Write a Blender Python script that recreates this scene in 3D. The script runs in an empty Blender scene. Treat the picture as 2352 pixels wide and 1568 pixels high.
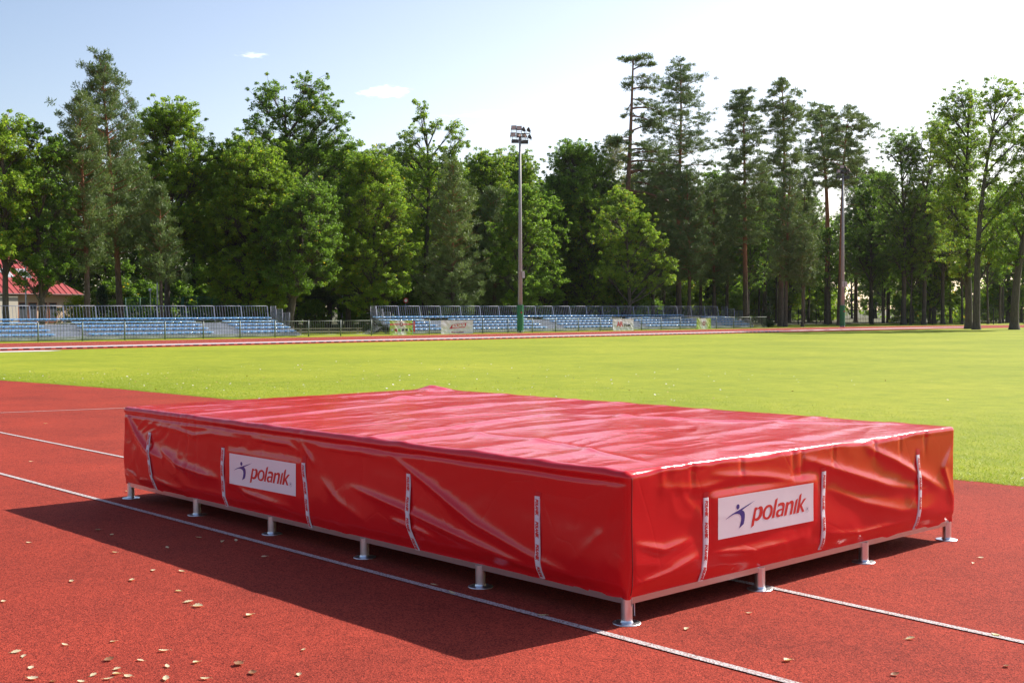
import bpy, bmesh, math, random
import numpy as np
from mathutils import Vector, Matrix

sc = bpy.context.scene
R = math.radians

# ------------------------------------------------------------------ camera
cam_d = bpy.data.cameras.new('camera'); cam = bpy.data.objects.new('camera', cam_d)
sc.collection.objects.link(cam); sc.camera = cam
cam_d.sensor_width = 36.0; cam_d.lens = 42.585
cam_d.clip_start = 0.05; cam_d.clip_end = 3000
FW = Vector((-0.73544702, 0.67708922, -0.02584331))
RT = Vector((0.67735395, 0.73565426, -0.00210395))
UP = Vector((-0.01758718, 0.01905241, 0.99966379))
CAMP = Vector((3.60681888, -4.01689259, 1.40135842))
M = Matrix((RT, UP, -FW)).transposed().to_4x4(); M.translation = CAMP
cam.matrix_world = M

# ------------------------------------------------------------------ sky + sun
SUN_EL, SUN_AZ = R(37.8), R(4.6)           # azimuth measured from +Y towards +X
world = bpy.data.worlds.new('World'); sc.world = world; world.use_nodes = True
nt = world.node_tree; nt.nodes.clear()
def N(t, typ, **kw):
    n = t.nodes.new(typ)
    for k, v in kw.items(): setattr(n, k, v)
    return n
wo = N(nt, 'ShaderNodeOutputWorld'); bg = N(nt, 'ShaderNodeBackground')
sky = N(nt, 'ShaderNodeTexSky', sky_type='NISHITA'); sky.sun_disc = False
sky.sun_elevation = SUN_EL; sky.sun_rotation = SUN_AZ
sky.altitude = 0; sky.air_density = 1.0; sky.dust_density = 1.0; sky.ozone_density = 1.6
bg.inputs['Strength'].default_value = 0.12
def cloud_layer(color_socket, d, su, sv, amt, nscale):
    """a small cloud fixed in the sky at direction d"""
    d = Vector(d).normalized(); a = Vector((0, 0, 1)).cross(d).normalized(); b = d.cross(a).normalized()
    tc = N(nt, 'ShaderNodeTexCoord')
    def dot(v, k):
        m = N(nt, 'ShaderNodeVectorMath', operation='DOT_PRODUCT'); nt.links.new(tc.outputs['Generated'], m.inputs[0]); m.inputs[1].default_value = v
        q = N(nt, 'ShaderNodeMath', operation='DIVIDE'); nt.links.new(m.outputs['Value'], q.inputs[0]); q.inputs[1].default_value = k
        return q.outputs[0]
    cx = N(nt, 'ShaderNodeCombineXYZ'); nt.links.new(dot(a, su), cx.inputs[0]); nt.links.new(dot(b, sv), cx.inputs[1])
    ln = N(nt, 'ShaderNodeVectorMath', operation='LENGTH'); nt.links.new(cx.outputs[0], ln.inputs[0])
    nz = N(nt, 'ShaderNodeTexNoise'); nz.inputs['Scale'].default_value = nscale; nz.inputs['Detail'].default_value = 6; nz.inputs['Roughness'].default_value = .6
    nt.links.new(cx.outputs[0], nz.inputs['Vector'])
    s = N(nt, 'ShaderNodeMath', operation='MULTIPLY_ADD'); nt.links.new(nz.outputs['Fac'], s.inputs[0]); s.inputs[1].default_value = 2.6; s.inputs[2].default_value = -.35
    m = N(nt, 'ShaderNodeMath', operation='SUBTRACT'); nt.links.new(s.outputs[0], m.inputs[0]); nt.links.new(ln.outputs['Value'], m.inputs[1])
    fr = N(nt, 'ShaderNodeVectorMath', operation='DOT_PRODUCT'); nt.links.new(tc.outputs['Generated'], fr.inputs[0]); fr.inputs[1].default_value = d
    gt = N(nt, 'ShaderNodeMath', operation='GREATER_THAN'); nt.links.new(fr.outputs['Value'], gt.inputs[0]); gt.inputs[1].default_value = .5
    mr = N(nt, 'ShaderNodeMapRange', interpolation_type='SMOOTHSTEP'); nt.links.new(m.outputs[0], mr.inputs['Value']); mr.inputs['From Min'].default_value = 0; mr.inputs['From Max'].default_value = .95; mr.inputs['To Max'].default_value = amt
    mu = N(nt, 'ShaderNodeMath', operation='MULTIPLY'); nt.links.new(mr.outputs[0], mu.inputs[0]); nt.links.new(gt.outputs[0], mu.inputs[1])
    mx = N(nt, 'ShaderNodeMix', data_type='RGBA'); nt.links.new(mu.outputs[0], mx.inputs['Factor']); nt.links.new(color_socket, mx.inputs['A']); mx.inputs['B'].default_value = (9.5, 9.6, 9.8, 1)
    return mx.outputs['Result']
def pixdir(x, y):   # direction of a point of the sky
    f = 2782.22
    return FW + RT * ((x - 1176) / f) + UP * ((784 - y) / f)
def hazy_sky(col):
    """autumn haze: the air whitens and brightens towards the sun's side and the horizon"""
    tc = N(nt, 'ShaderNodeTexCoord')
    m = N(nt, 'ShaderNodeVectorMath', operation='DOT_PRODUCT'); nt.links.new(tc.outputs['Generated'], m.inputs[0]); m.inputs[1].default_value = (math.sin(SUN_AZ), math.cos(SUN_AZ), 0)
    sp = N(nt, 'ShaderNodeSeparateXYZ'); nt.links.new(tc.outputs['Generated'], sp.inputs[0])
    a = N(nt, 'ShaderNodeMapRange', interpolation_type='SMOOTHSTEP'); nt.links.new(m.outputs['Value'], a.inputs['Value']); a.inputs['From Min'].default_value = -.25; a.inputs['From Max'].default_value = HZ[0]
    b = N(nt, 'ShaderNodeMapRange', interpolation_type='SMOOTHSTEP'); nt.links.new(sp.outputs[2], b.inputs['Value']); b.inputs['From Min'].default_value = HZ[1]; b.inputs['From Max'].default_value = .0
    k = N(nt, 'ShaderNodeMath', operation='MULTIPLY'); nt.links.new(a.outputs[0], k.inputs[0]); nt.links.new(b.outputs[0], k.inputs[1])
    g = N(nt, 'ShaderNodeMath', operation='MULTIPLY_ADD'); nt.links.new(k.outputs[0], g.inputs[0]); g.inputs[1].default_value = HZ[2]; g.inputs[2].default_value = HZ[3]
    v = N(nt, 'ShaderNodeVectorMath', operation='SCALE'); nt.links.new(col, v.inputs[0]); nt.links.new(g.outputs[0], v.inputs['Scale'])
    k2 = N(nt, 'ShaderNodeMath', operation='MULTIPLY'); nt.links.new(k.outputs[0], k2.inputs[0]); nt.links.new(k.outputs[0], k2.inputs[1])
    w = N(nt, 'ShaderNodeVectorMath', operation='SCALE'); w.inputs[0].default_value = HZ[4]; nt.links.new(k2.outputs[0], w.inputs['Scale'])
    s = N(nt, 'ShaderNodeVectorMath', operation='ADD'); nt.links.new(v.outputs[0], s.inputs[0]); nt.links.new(w.outputs[0], s.inputs[1])
    q = N(nt, 'ShaderNodeVectorMath', operation='MULTIPLY'); nt.links.new(s.outputs[0], q.inputs[0]); q.inputs[1].default_value = (1.0, .935, .93)
    return q.outputs[0]
HZ = (1.20, .80, .26, .72, (3.0, 2.35, 1.9))
c = hazy_sky(sky.outputs[0])
c = cloud_layer(c, pixdir(893, 212), .020, .0062, .95, 1.6)
c = cloud_layer(c, pixdir(852, 214), .012, .003, .6, 1.6)
c = cloud_layer(c, pixdir(1150, 263), .040, .004, .45, 1.2)
c = cloud_layer(c, pixdir(582, 127), .012, .003, .4, 1.2)
nt.links.new(c, bg.inputs['Color']); nt.links.new(bg.outputs[0], wo.inputs['Surface'])

sun_d = bpy.data.lights.new('sun', 'SUN'); sun = bpy.data.objects.new('sun', sun_d); sc.collection.objects.link(sun)
sun_d.energy = 4.0; sun_d.angle = R(0.53); sun_d.color = (1.0, .95, .86)
sdir = Vector((math.sin(SUN_AZ) * math.cos(SUN_EL), math.cos(SUN_AZ) * math.cos(SUN_EL), math.sin(SUN_EL)))
sun.rotation_euler = (-sdir).to_track_quat('-Z', 'Y').to_euler()

sc.view_settings.view_transform = 'Standard'; sc.view_settings.look = 'None'
sc.view_settings.exposure = 0.92; sc.view_settings.gamma = 1.0
sc.cycles.max_bounces = 7; sc.cycles.transparent_max_bounces = 6

# ------------------------------------------------------------------ helpers
rng = np.random.default_rng(11)
def make_mesh(name, V, F, smooth=False, attr=None):
    """V (n,3); F list of faces, or an (m,k) array"""
    me = bpy.data.meshes.new(name)
    V = np.asarray(V, dtype=np.float32)
    if isinstance(F, np.ndarray):
        m, k = F.shape
        me.vertices.add(len(V)); me.vertices.foreach_set('co', V.ravel())
        me.loops.add(m * k); me.loops.foreach_set('vertex_index', F.astype(np.int32).ravel())
        me.polygons.add(m); me.polygons.foreach_set('loop_start', np.arange(0, m * k, k, dtype=np.int32))
        me.update(calc_edges=True)
    else:
        me.from_pydata([tuple(v) for v in V], [], [tuple(f) for f in F]); me.update()
    if smooth: me.polygons.foreach_set('use_smooth', np.ones(len(me.polygons), dtype=bool))
    if attr is not None:
        a = me.attributes.new('tone', 'FLOAT', 'FACE'); a.data.foreach_set('value', np.asarray(attr, dtype=np.float32))
    return me
def link(name, me, mat=None, parent=None, loc=None, rz=0):
    o = bpy.data.objects.new(name, me); sc.collection.objects.link(o)
    if mat is not None and me is not None and not me.materials: me.materials.append(mat)
    if parent is not None: o.parent = parent
    if loc is not None: o.location = loc
    if rz: o.rotation_euler = (0, 0, rz)
    return o
def tag(o, label=None, cat=None, group=None, kind=None):
    if label: o['label'] = label
    if cat: o['category'] = cat
    if group: o['group'] = group
    if kind: o['kind'] = kind
    return o
def thing(name, label, cat, loc=(0, 0, 0), rz=0, group=None):
    return tag(link(name, None, loc=loc, rz=rz), label, cat, group)
def copy_tree(o, parent=None):
    c = o.copy(); sc.collection.objects.link(c)
    if parent is not None: c.parent = parent
    for ch in list(o.children): copy_tree(ch, c)
    return c

class MB:
    def __init__(s): s.V = []; s.F = []; s.sm = []
    def add(s, V, F, sm=False):
        b = len(s.V); s.V += [tuple(v) for v in V]; s.F += [tuple(i + b for i in f) for f in F]; s.sm += [sm] * len(F); return s
    def box(s, x0, x1, y0, y1, z0, z1):
        V = [(x, y, z) for x in (x0, x1) for y in (y0, y1) for z in (z0, z1)]
        return s.add(V, [(0, 1, 3, 2), (4, 6, 7, 5), (0, 4, 5, 1), (2, 3, 7, 6), (0, 2, 6, 4), (1, 5, 7, 3)])
    def tube(s, pts, rad, n=8, cap=True, sm=True):
        pts = [Vector(p) for p in pts]
        if not hasattr(rad, '__len__'): rad = [rad] * len(pts)
        V = []; prev = None
        for i, p in enumerate(pts):
            d = (pts[min(i + 1, len(pts) - 1)] - pts[max(i - 1, 0)]).normalized()
            if prev is None:
                a = d.orthogonal().normalized()
                if abs(d.z) > .9: a = (Vector((1, 0, 0)) - d * d.x).normalized()
            else: a = (prev - d * prev.dot(d)).normalized()
            prev = a; b = d.cross(a)
            for k in range(n):
                t = 2 * math.pi * (k + .5) / n
                V.append(p + (a * math.cos(t) + b * math.sin(t)) * rad[i])
        F = [(i * n + k, i * n + (k + 1) % n, (i + 1) * n + (k + 1) % n, (i + 1) * n + k) for i in range(len(pts) - 1) for k in range(n)]
        s.add(V, F, sm)
        if cap:
            b = len(s.V) - len(V)
            s.F.append(tuple(b + k for k in reversed(range(n)))); s.sm.append(False)
            s.F.append(tuple(b + (len(pts) - 1) * n + k for k in range(n))); s.sm.append(False)
        return s
    def bar(s, a, b, w, h=None):      # rectangular bar from a to b
        h = h or w; a = Vector(a); b = Vector(b); d = (b - a).normalized()
        u = d.cross(Vector((0, 0, 1)));
        if u.length < 1e-3: u = Vector((1, 0, 0))
        u.normalize(); v = d.cross(u)
        V = [p + u * i * w / 2 + v * j * h / 2 for p in (a, b) for i, j in ((-1, -1), (1, -1), (1, 1), (-1, 1))]
        return s.add(V, [(0, 1, 2, 3), (7, 6, 5, 4), (0, 4, 5, 1), (1, 5, 6, 2), (2, 6, 7, 3), (3, 7, 4, 0)])
    def lathe(s, prof, n=24, c=(0, 0, 0)):
        V = [(c[0] + r * math.cos(2 * math.pi * k / n), c[1] + r * math.sin(2 * math.pi * k / n), c[2] + z) for r, z in prof for k in range(n)]
        F = [(i * n + k, i * n + (k + 1) % n, (i + 1) * n + (k + 1) % n, (i + 1) * n + k) for i in range(len(prof) - 1) for k in range(n)]
        return s.add(V, F, True)
    def mesh(s, name):
        me = bpy.data.meshes.new(name); me.from_pydata(s.V, [], s.F); me.update()
        me.polygons.foreach_set('use_smooth', s.sm); 
        return me
    def build(s, name, mat=None, parent=None, loc=None, rz=0): return link(name, s.mesh(name), mat, parent, loc, rz)
def sharp(o, ang=40):
    me = o.data
    bm = bmesh.new(); bm.from_mesh(me)
    for e in bm.edges:
        if len(e.link_faces) == 2 and e.calc_face_angle(0) > R(ang): e.smooth = False
    bm.to_mesh(me); bm.free(); return o

# numpy gradient-free value noise
_perm = rng.random((64, 64, 64)).astype(np.float32)
def vnoise(x, y, z=0.0):
    x, y, z = np.broadcast_arrays(np.asarray(x, float), np.asarray(y, float), np.asarray(z, float))
    xi, yi, zi = np.floor(x).astype(int), np.floor(y).astype(int), np.floor(z).astype(int)
    fx, fy, fz = x - xi, y - yi, z - zi
    fx, fy, fz = [t * t * t * (t * (t * 6 - 15) + 10) for t in (fx, fy, fz)]
    def g(a, b, c): return _perm[(xi + a) & 63, (yi + b) & 63, (zi + c) & 63]
    r = 0
    for a in (0, 1):
        for b in (0, 1):
            for c_ in (0, 1):
                r = r + g(a, b, c_) * (fx if a else 1 - fx) * (fy if b else 1 - fy) * (fz if c_ else 1 - fz)
    return r * 2 - 1
def sstep(a, b, x):
    t = np.clip((x - a) / (b - a), 0, 1); return t * t * (3 - 2 * t)

# ------------------------------------------------------------------ materials
def mat_new(name):
    m = bpy.data.materials.new(name); m.use_nodes = True
    t = m.node_tree; p = t.nodes['Principled BSDF']; return m, t, p
def simple(name, col, rough=.6, metal=0, spec=.5, var=0, vscale=8, bump=0, bscale=60, coat=0):
    m, t, p = mat_new(name)
    p.inputs['Base Color'].default_value = (*col, 1); p.inputs['Roughness'].default_value = rough
    p.inputs['Metallic'].default_value = metal; p.inputs['Specular IOR Level'].default_value = spec
    if coat: p.inputs['Coat Weight'].default_value = coat; p.inputs['Coat Roughness'].default_value = .1
    if var or bump:
        tc = N(t, 'ShaderNodeTexCoord')
    if var:
        nz = N(t, 'ShaderNodeTexNoise'); nz.inputs['Scale'].default_value = vscale; nz.inputs['Detail'].default_value = 5
        t.links.new(tc.outputs['Object'], nz.inputs['Vector'])
        mr = N(t, 'ShaderNodeMapRange'); mr.inputs['From Min'].default_value = .3; mr.inputs['From Max'].default_value = .7
        mr.inputs['To Min'].default_value = 1 - var; mr.inputs['To Max'].default_value = 1 + var
        t.links.new(nz.outputs['Fac'], mr.inputs['Value'])
        vm = N(t, 'ShaderNodeVectorMath', operation='SCALE'); vm.inputs[0].default_value = col
        t.links.new(mr.outputs[0], vm.inputs['Scale']); t.links.new(vm.outputs[0], p.inputs['Base Color'])
    if bump:
        nb = N(t, 'ShaderNodeTexNoise'); nb.inputs['Scale'].default_value = bscale; nb.inputs['Detail'].default_value = 3
        t.links.new(tc.outputs['Object'], nb.inputs['Vector'])
        b = N(t, 'ShaderNodeBump'); b.inputs['Strength'].default_value = bump; b.inputs['Distance'].default_value = .01
        t.links.new(nb.outputs['Fac'], b.inputs['Height']); t.links.new(b.outputs[0], p.inputs['Normal'])
    return m
def ramp(t, sock, stops):
    r = N(t, 'ShaderNodeValToRGB'); cr = r.color_ramp
    while len(cr.elements) < len(stops): cr.elements.new(.5)
    for e, (pos, col) in zip(cr.elements, stops): e.position = pos; e.color = (*col, 1)
    t.links.new(sock, r.inputs['Fac']); return r.outputs['Color']
def noise(t, vec, scale, detail=4, rough=.55):
    n = N(t, 'ShaderNodeTexNoise'); n.inputs['Scale'].default_value = scale; n.inputs['Detail'].default_value = detail; n.inputs['Roughness'].default_value = rough
    t.links.new(vec, n.inputs['Vector']); return n.outputs['Fac']
def mixc(t, fac, a, b, mode='MIX'):
    m = N(t, 'ShaderNodeMix', data_type='RGBA', blend_type=mode)
    for s, v in (('Factor', fac), ('A', a), ('B', b)):
        if isinstance(v, (tuple, list)): m.inputs[s].default_value = (*v, 1)
        elif isinstance(v, (int, float)): m.inputs[s].default_value = v
        else: t.links.new(v, m.inputs[s])
    return m.outputs['Result']

def track_material(name, lo, hi):
    m, t, p = mat_new(name); g = N(t, 'ShaderNodeNewGeometry'); pos = g.outputs['Position']
    v = N(t, 'ShaderNodeTexVoronoi'); v.inputs['Scale'].default_value = 190; t.links.new(pos, v.inputs['Vector'])
    gr = N(t, 'ShaderNodeSeparateColor'); t.links.new(v.outputs['Color'], gr.inputs[0])
    base = ramp(t, gr.outputs[0], [(0, lo), (.45, tuple((a + b) / 2 for a, b in zip(lo, hi))), (1, hi)])
    big = noise(t, pos, .9, 5, .6)
    base = mixc(t, 1.0, base, ramp(t, big, [(.3, (.80, .82, .86)), (.7, (1.12, 1.08, 1.04))]), 'MULTIPLY')
    st_ = noise(t, pos, .35, 7, .72)
    base = mixc(t, 1.0, base, ramp(t, st_, [(.36, (.86, .87, .90)), (.46, (1, 1, 1)), (.60, (1.02, 1, 1)), (.70, (1.10, 1.16, 1.16))]), 'MULTIPLY')
    med = noise(t, pos, 14, 4, .6)
    base = mixc(t, 1.0, base, ramp(t, med, [(.3, (.88, .88, .88)), (.7, (1.1, 1.1, 1.1))]), 'MULTIPLY')
    t.links.new(base, p.inputs['Base Color']); p.inputs['Roughness'].default_value = .95; p.inputs['Specular IOR Level'].default_value = .15
    bp = N(t, 'ShaderNodeBump'); bp.inputs['Strength'].default_value = .9; bp.inputs['Distance'].default_value = .0025
    t.links.new(v.outputs['Distance'], bp.inputs['Height']); t.links.new(bp.outputs[0], p.inputs['Normal'])
    return m
TRK = track_material('track_rubber', (.13, .015, .010), (.50, .070, .040))
def line_material():
    m, t, p = mat_new('worn_line_paint'); g = N(t, 'ShaderNodeNewGeometry'); pos = g.outputs['Position']
    v = N(t, 'ShaderNodeTexVoronoi'); v.inputs['Scale'].default_value = 190; t.links.new(pos, v.inputs['Vector'])
    s = N(t, 'ShaderNodeSeparateColor'); t.links.new(v.outputs['Color'], s.inputs[0])
    col = ramp(t, s.outputs[0], [(0, (.20, .07, .06)), (.25, (.34, .20, .18)), (.45, (.52, .45, .44)), (1, (.62, .58, .57))])
    t.links.new(col, p.inputs['Base Color']); p.inputs['Roughness'].default_value = .8
    bp = N(t, 'ShaderNodeBump'); bp.inputs['Strength'].default_value = .8; bp.inputs['Distance'].default_value = .002
    t.links.new(v.outputs['Distance'], bp.inputs['Height']); t.links.new(bp.outputs[0], p.inputs['Normal'])
    return m
LINE = line_material()
def grass_material():
    m, t, p = mat_new('mown_grass'); g = N(t, 'ShaderNodeNewGeometry'); pos = g.outputs['Position']
    a = noise(t, pos, .22, 6, .62); b = noise(t, pos, 2.4, 5, .65); d = noise(t, pos, 38, 4, .7); e = noise(t, pos, 130, 2, .6)
    col = ramp(t, a, [(.30, (.225, .275, .022)), (.5, (.285, .330, .026)), (.68, (.345, .365, .034))])
    col = mixc(t, 1.0, col, ramp(t, b, [(.3, (.80, .87, .82)), (.7, (1.17, 1.10, 1.06))]), 'MULTIPLY')
    col = mixc(t, 1.0, col, ramp(t, d, [(.25, (.58, .64, .56)), (.75, (1.40, 1.32, 1.25))]), 'MULTIPLY')
    col = mixc(t, 1.0, col, ramp(t, e, [(.3, (.78, .8, .75)), (.7, (1.22, 1.2, 1.15))]), 'MULTIPLY')
    t.links.new(col, p.inputs['Base Color']); p.inputs['Roughness'].default_value = .9; p.inputs['Specular IOR Level'].default_value = .15
    bp = N(t, 'ShaderNodeBump'); bp.inputs['Strength'].default_value = .7; bp.inputs['Distance'].default_value = .02
    t.links.new(d, bp.inputs['Height']); t.links.new(bp.outputs[0], p.inputs['Normal'])
    return m
GRASS = grass_material()
def litter_material():
    m, t, p = mat_new('woodland_floor'); g = N(t, 'ShaderNodeNewGeometry'); pos = g.outputs['Position']
    a = noise(t, pos, .5, 6, .6); d = noise(t, pos, 12, 4, .7)
    col = ramp(t, a, [(.35, (.05, .075, .02)), (.5, (.10, .10, .04)), (.65, (.15, .11, .06))])
    col = mixc(t, 1.0, col, ramp(t, d, [(.25, (.6, .6, .6)), (.75, (1.35, 1.3, 1.25))]), 'MULTIPLY')
    t.links.new(col, p.inputs['Base Color']); p.inputs['Roughness'].default_value = .95
    return m
LITTER = litter_material()

def leaf_material(name, dark, mid, light, accent=None, acc_amt=.0, trans=.56, rough=.5):
    m, t, p = mat_new(name)
    g = N(t, 'ShaderNodeNewGeometry'); at = N(t, 'ShaderNodeAttribute', attribute_name='tone')
    oi = N(t, 'ShaderNodeObjectInfo')
    ad = N(t, 'ShaderNodeMath', operation='MULTIPLY_ADD'); t.links.new(g.outputs['Random Per Island'], ad.inputs[0]); ad.inputs[1].default_value = .45
    t.links.new(at.outputs['Fac'], ad.inputs[2])
    a2 = N(t, 'ShaderNodeMath', operation='MULTIPLY_ADD'); t.links.new(oi.outputs['Random'], a2.inputs[0]); a2.inputs[1].default_value = .22; t.links.new(ad.outputs[0], a2.inputs[2])
    stops = [(.15, dark), (.55, mid), (.95, light)]
    col = ramp(t, a2.outputs[0], stops)
    if accent:
        gt = N(t, 'ShaderNodeMath', operation='GREATER_THAN'); t.links.new(g.outputs['Random Per Island'], gt.inputs[0]); gt.inputs[1].default_value = 1 - acc_amt
        col = mixc(t, gt.outputs[0], col, accent)
    t.links.new(col, p.inputs['Base Color']); p.inputs['Roughness'].default_value = rough; p.inputs['Specular IOR Level'].default_value = .35
    tr = N(t, 'ShaderNodeBsdfTranslucent'); mx = N(t, 'ShaderNodeMixShader'); mx.inputs[0].default_value = trans
    tcol = mixc(t, 1.0, col, (1.3, 1.4, .8), 'MULTIPLY'); t.links.new(tcol, tr.inputs['Color'])
    out = t.nodes['Material Output']
    t.links.new(p.outputs[0], mx.inputs[1]); t.links.new(tr.outputs[0], mx.inputs[2]); t.links.new(mx.outputs[0], out.inputs['Surface'])
    return m
OAK = leaf_material('oak_leaves', (.085, .155, .026), (.17, .28, .042), (.29, .41, .06), (.50, .34, .03), .012)
OAKY = leaf_material('yellowing_leaves', (.115, .19, .026), (.23, .34, .042), (.38, .48, .06), (.52, .36, .03), .03)
PINE = leaf_material('pine_needles', (.085, .14, .045), (.16, .22, .072), (.25, .31, .10), None, 0, .22, .55)
BIRCH = leaf_material('birch_leaves', (.16, .17, .05), (.28, .28, .10), (.42, .38, .16), None, 0, .4)
THUJA = leaf_material('thuja_green', (.02, .045, .015), (.035, .07, .022), (.06, .10, .03), None, 0, .15)
GOLD = leaf_material('golden_shrub', (.18, .22, .015), (.32, .36, .02), (.45, .46, .03), None, 0, .35)
def bark_material(name, low, high=None, z0=3., z1=6.):
    m, t, p = mat_new(name); tc = N(t, 'ShaderNodeTexCoord'); mp = N(t, 'ShaderNodeMapping'); mp.inputs['Scale'].default_value = (1, 1, .22)
    t.links.new(tc.outputs['Object'], mp.inputs[0])
    n = noise(t, mp.outputs[0], 14, 5, .7)
    if high:
        sp = N(t, 'ShaderNodeSeparateXYZ'); t.links.new(tc.outputs['Object'], sp.inputs[0])
        mr = N(t, 'ShaderNodeMapRange'); mr.inputs['From Min'].default_value = z0; mr.inputs['From Max'].default_value = z1; t.links.new(sp.outputs[2], mr.inputs['Value'])
        col = mixc(t, mr.outputs[0], low, high)
    else: col = mixc(t, 0.0, low, low)
    col = mixc(t, 1.0, col, ramp(t, n, [(.3, (.5, .5, .5)), (.7, (1.4, 1.4, 1.4))]), 'MULTIPLY')
    t.links.new(col, p.inputs['Base Color']); p.inputs['Roughness'].default_value = .9
    bp = N(t, 'ShaderNodeBump'); bp.inputs['Strength'].default_value = .6; bp.inputs['Distance'].default_value = .03
    t.links.new(n, bp.inputs['Height']); t.links.new(bp.outputs[0], p.inputs['Normal'])
    return m
BARK = bark_material('grey_bark', (.085, .068, .052))
PBARK = bark_material('pine_bark', (.10, .072, .055), (.34, .135, .065))
BBARK = bark_material('birch_bark', (.5, .48, .44))

# ------------------------------------------------------------------ ground (structure)
def sheet(name, poly, z, mat, kind='structure'):
    bm = bmesh.new(); vs = [bm.verts.new((x, y, z)) for x, y in poly]; f = bm.faces.new(vs)
    if f.calc_area() and f.normal.z < 0: f.normal_flip()
    bm.normal_update()
    if f.normal.z < 0: f.normal_flip()
    me = bpy.data.meshes.new(name); bmesh.ops.triangulate(bm, faces=bm.faces[:]); bm.to_mesh(me); bm.free()
    o = link(name, me, mat); o['kind'] = kind; return o
sheet('ground', [(-1500, -1500), (1500, -1500), (1500, 1500), (-1500, 1500)], -.02, LITTER)
# near track pad (high jump area): south of the curved grass edge
E1 = [(-34, 3.2), (-27, 4.2), (-21.56, 4.99), (-17.2, 5.55), (-13.3, 5.66), (-9, 5.6), (-5, 5.52), (-1.26, 5.43), (1.5, 5.42), (6, 5.6), (12, 6.2)]
sheet('track', E1 + [(40, 8), (40, -40), (-39.5, -40), (-39.5, 3.0)], .0, TRK)
# far straight and bend
def arc(cx, cy, r, a0, a1, n): return [(cx + r * math.cos(R(a0 + (a1 - a0) * i / n)), cy + r * math.sin(R(a0 + (a1 - a0) * i / n))) for i in range(n + 1)]
inner = [(-39.9, -60)] + [(-39.9, y) for y in (0, 30, 60)] + [(-39.75, 70), (-39.2, 78), (-37.8, 86), (-35.4, 93.5), (-31, 101), (-24, 108), (-14, 113), (0, 115)]
outer = [(-50.3, -60)] + [(-50.3, y) for y in (0, 30, 60)] + [(-50.3, 72), (-49.9, 82), (-48.4, 91), (-45.2, 100), (-40, 108.5), (-31.5, 117), (-18, 123), (0, 125.5)]
sheet('track', inner + outer[::-1], .002, TRK)
sheet('field', [(-39.9, -30), (-39.9, 60), (-39.75, 70), (-39.2, 78), (-37.8, 86), (-35.4, 93.5), (-31, 101), (-24, 108), (-14, 113), (0, 115), (60, 115), (60, 12), (40, 8)] + E1[::-1] + [(-39.5, 3.0), (-39.5, -30)], -.003, GRASS)
sheet('verge', [(-50.3, -60), (-50.3, 72), (-49.9, 82), (-48.4, 91), (-45.2, 100), (-40, 108.5), (-31.5, 117), (-18, 123), (0, 125.5), (0, 150), (-57, 150), (-62, 84), (-62, -60)], -.006, GRASS)
# sand pit by the far track
SAND = simple('pale_sand', (.62, .58, .52), .95, var=.15, vscale=3)
sheet('sand_pit', [(-39.6, -10), (-39.6, 12.7), (-38.9, 13.4), (-38.3, 12.7), (-38.45, 11.2), (-38.1, 10.2), (-38.3, 8), (-38, -10)], .006, SAND)
# painted lines
def strip(mb, pts, w, z):
    n = len(pts); V = []
    for i, (x, y) in enumerate(pts):
        a = Vector(pts[max(i - 1, 0)]); b = Vector(pts[min(i + 1, n - 1)]); d = (b - a).normalized(); nn = Vector((-d.y, d.x)) * w / 2
        V += [(x + nn.x, y + nn.y, z), (x - nn.x, y - nn.y, z)]
    mb.add(V, [(2 * i, 2 * i + 1, 2 * i + 3, 2 * i + 2) for i in range(n - 1)])
mb = MB()
strip(mb, [(-34, -.27), (-7, -.21), (1, -.19), (8, -.17)], .042, .0045)
strip(mb, [(-34, 1.2), (-10.7, 1.09), (-7.42, 1.08), (0.02, 1.05), (1.34, .99), (8, .90)], .042, .0045)
strip(mb, [(-14.2, -.8), (-13.44, 2.08), (-13.0, 3.7), (-12.7, 5.3)], .042, .0045)
o = mb.build('lane_lines', LINE); o['kind'] = 'structure'
FARLINE = simple('far_lane_paint', (.62, .50, .47), .8)
mb = MB()
for k in range(1, 9):
    off = .45 + k * 1.16
    pts = []
    for i in range(len(inner)):
        a = Vector(inner[i]); b = Vector(outer[i]); d = (b - a); pts.append(tuple(a + d * (off / 10.4)))
    strip(mb, pts, .05, .0065)
o = mb.build('lane_lines', FARLINE); o['kind'] = 'structure'
# white raised kerb rail of the inner lane; dark-coloured dashes stand for feet and shadow
WHITE = simple('white_enamel', (.78, .78, .80), .4)
FOOTSHADE = simple('foot_shade_dark', (.03, .03, .035), .5)
kerb = thing('track_kerb', 'low white raised rail along the inner edge of the far running track', 'kerb')
mb = MB(); mf = MB()
kp = [(-41.0, y) for y in range(-20, 62, 2)] + [(-40.9, 66), (-40.7, 72), (-40.3, 78), (-39.6, 82)]
V = []
for i, (x, y) in enumerate(kp):
    V += [(x + .042, y, .05), (x + .026, y, .085), (x - .03, y, .088), (x - .04, y, .045)]
mb.add(V, [(4 * i + a, 4 * i + b, 4 * i + 4 + b, 4 * i + 4 + a) for i in range(len(kp) - 1) for a, b in ((0, 1), (1, 2), (2, 3), (3, 0))])
mb.build('rail', WHITE, kerb)
for i in range(200):
    y = -20 + i * .4
    if y < 61: mf.box(-41.02, -40.98, y, y + .22, .003, .040)
mf.build('feet_shade_dashes', FOOTSHADE, kerb)

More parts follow.
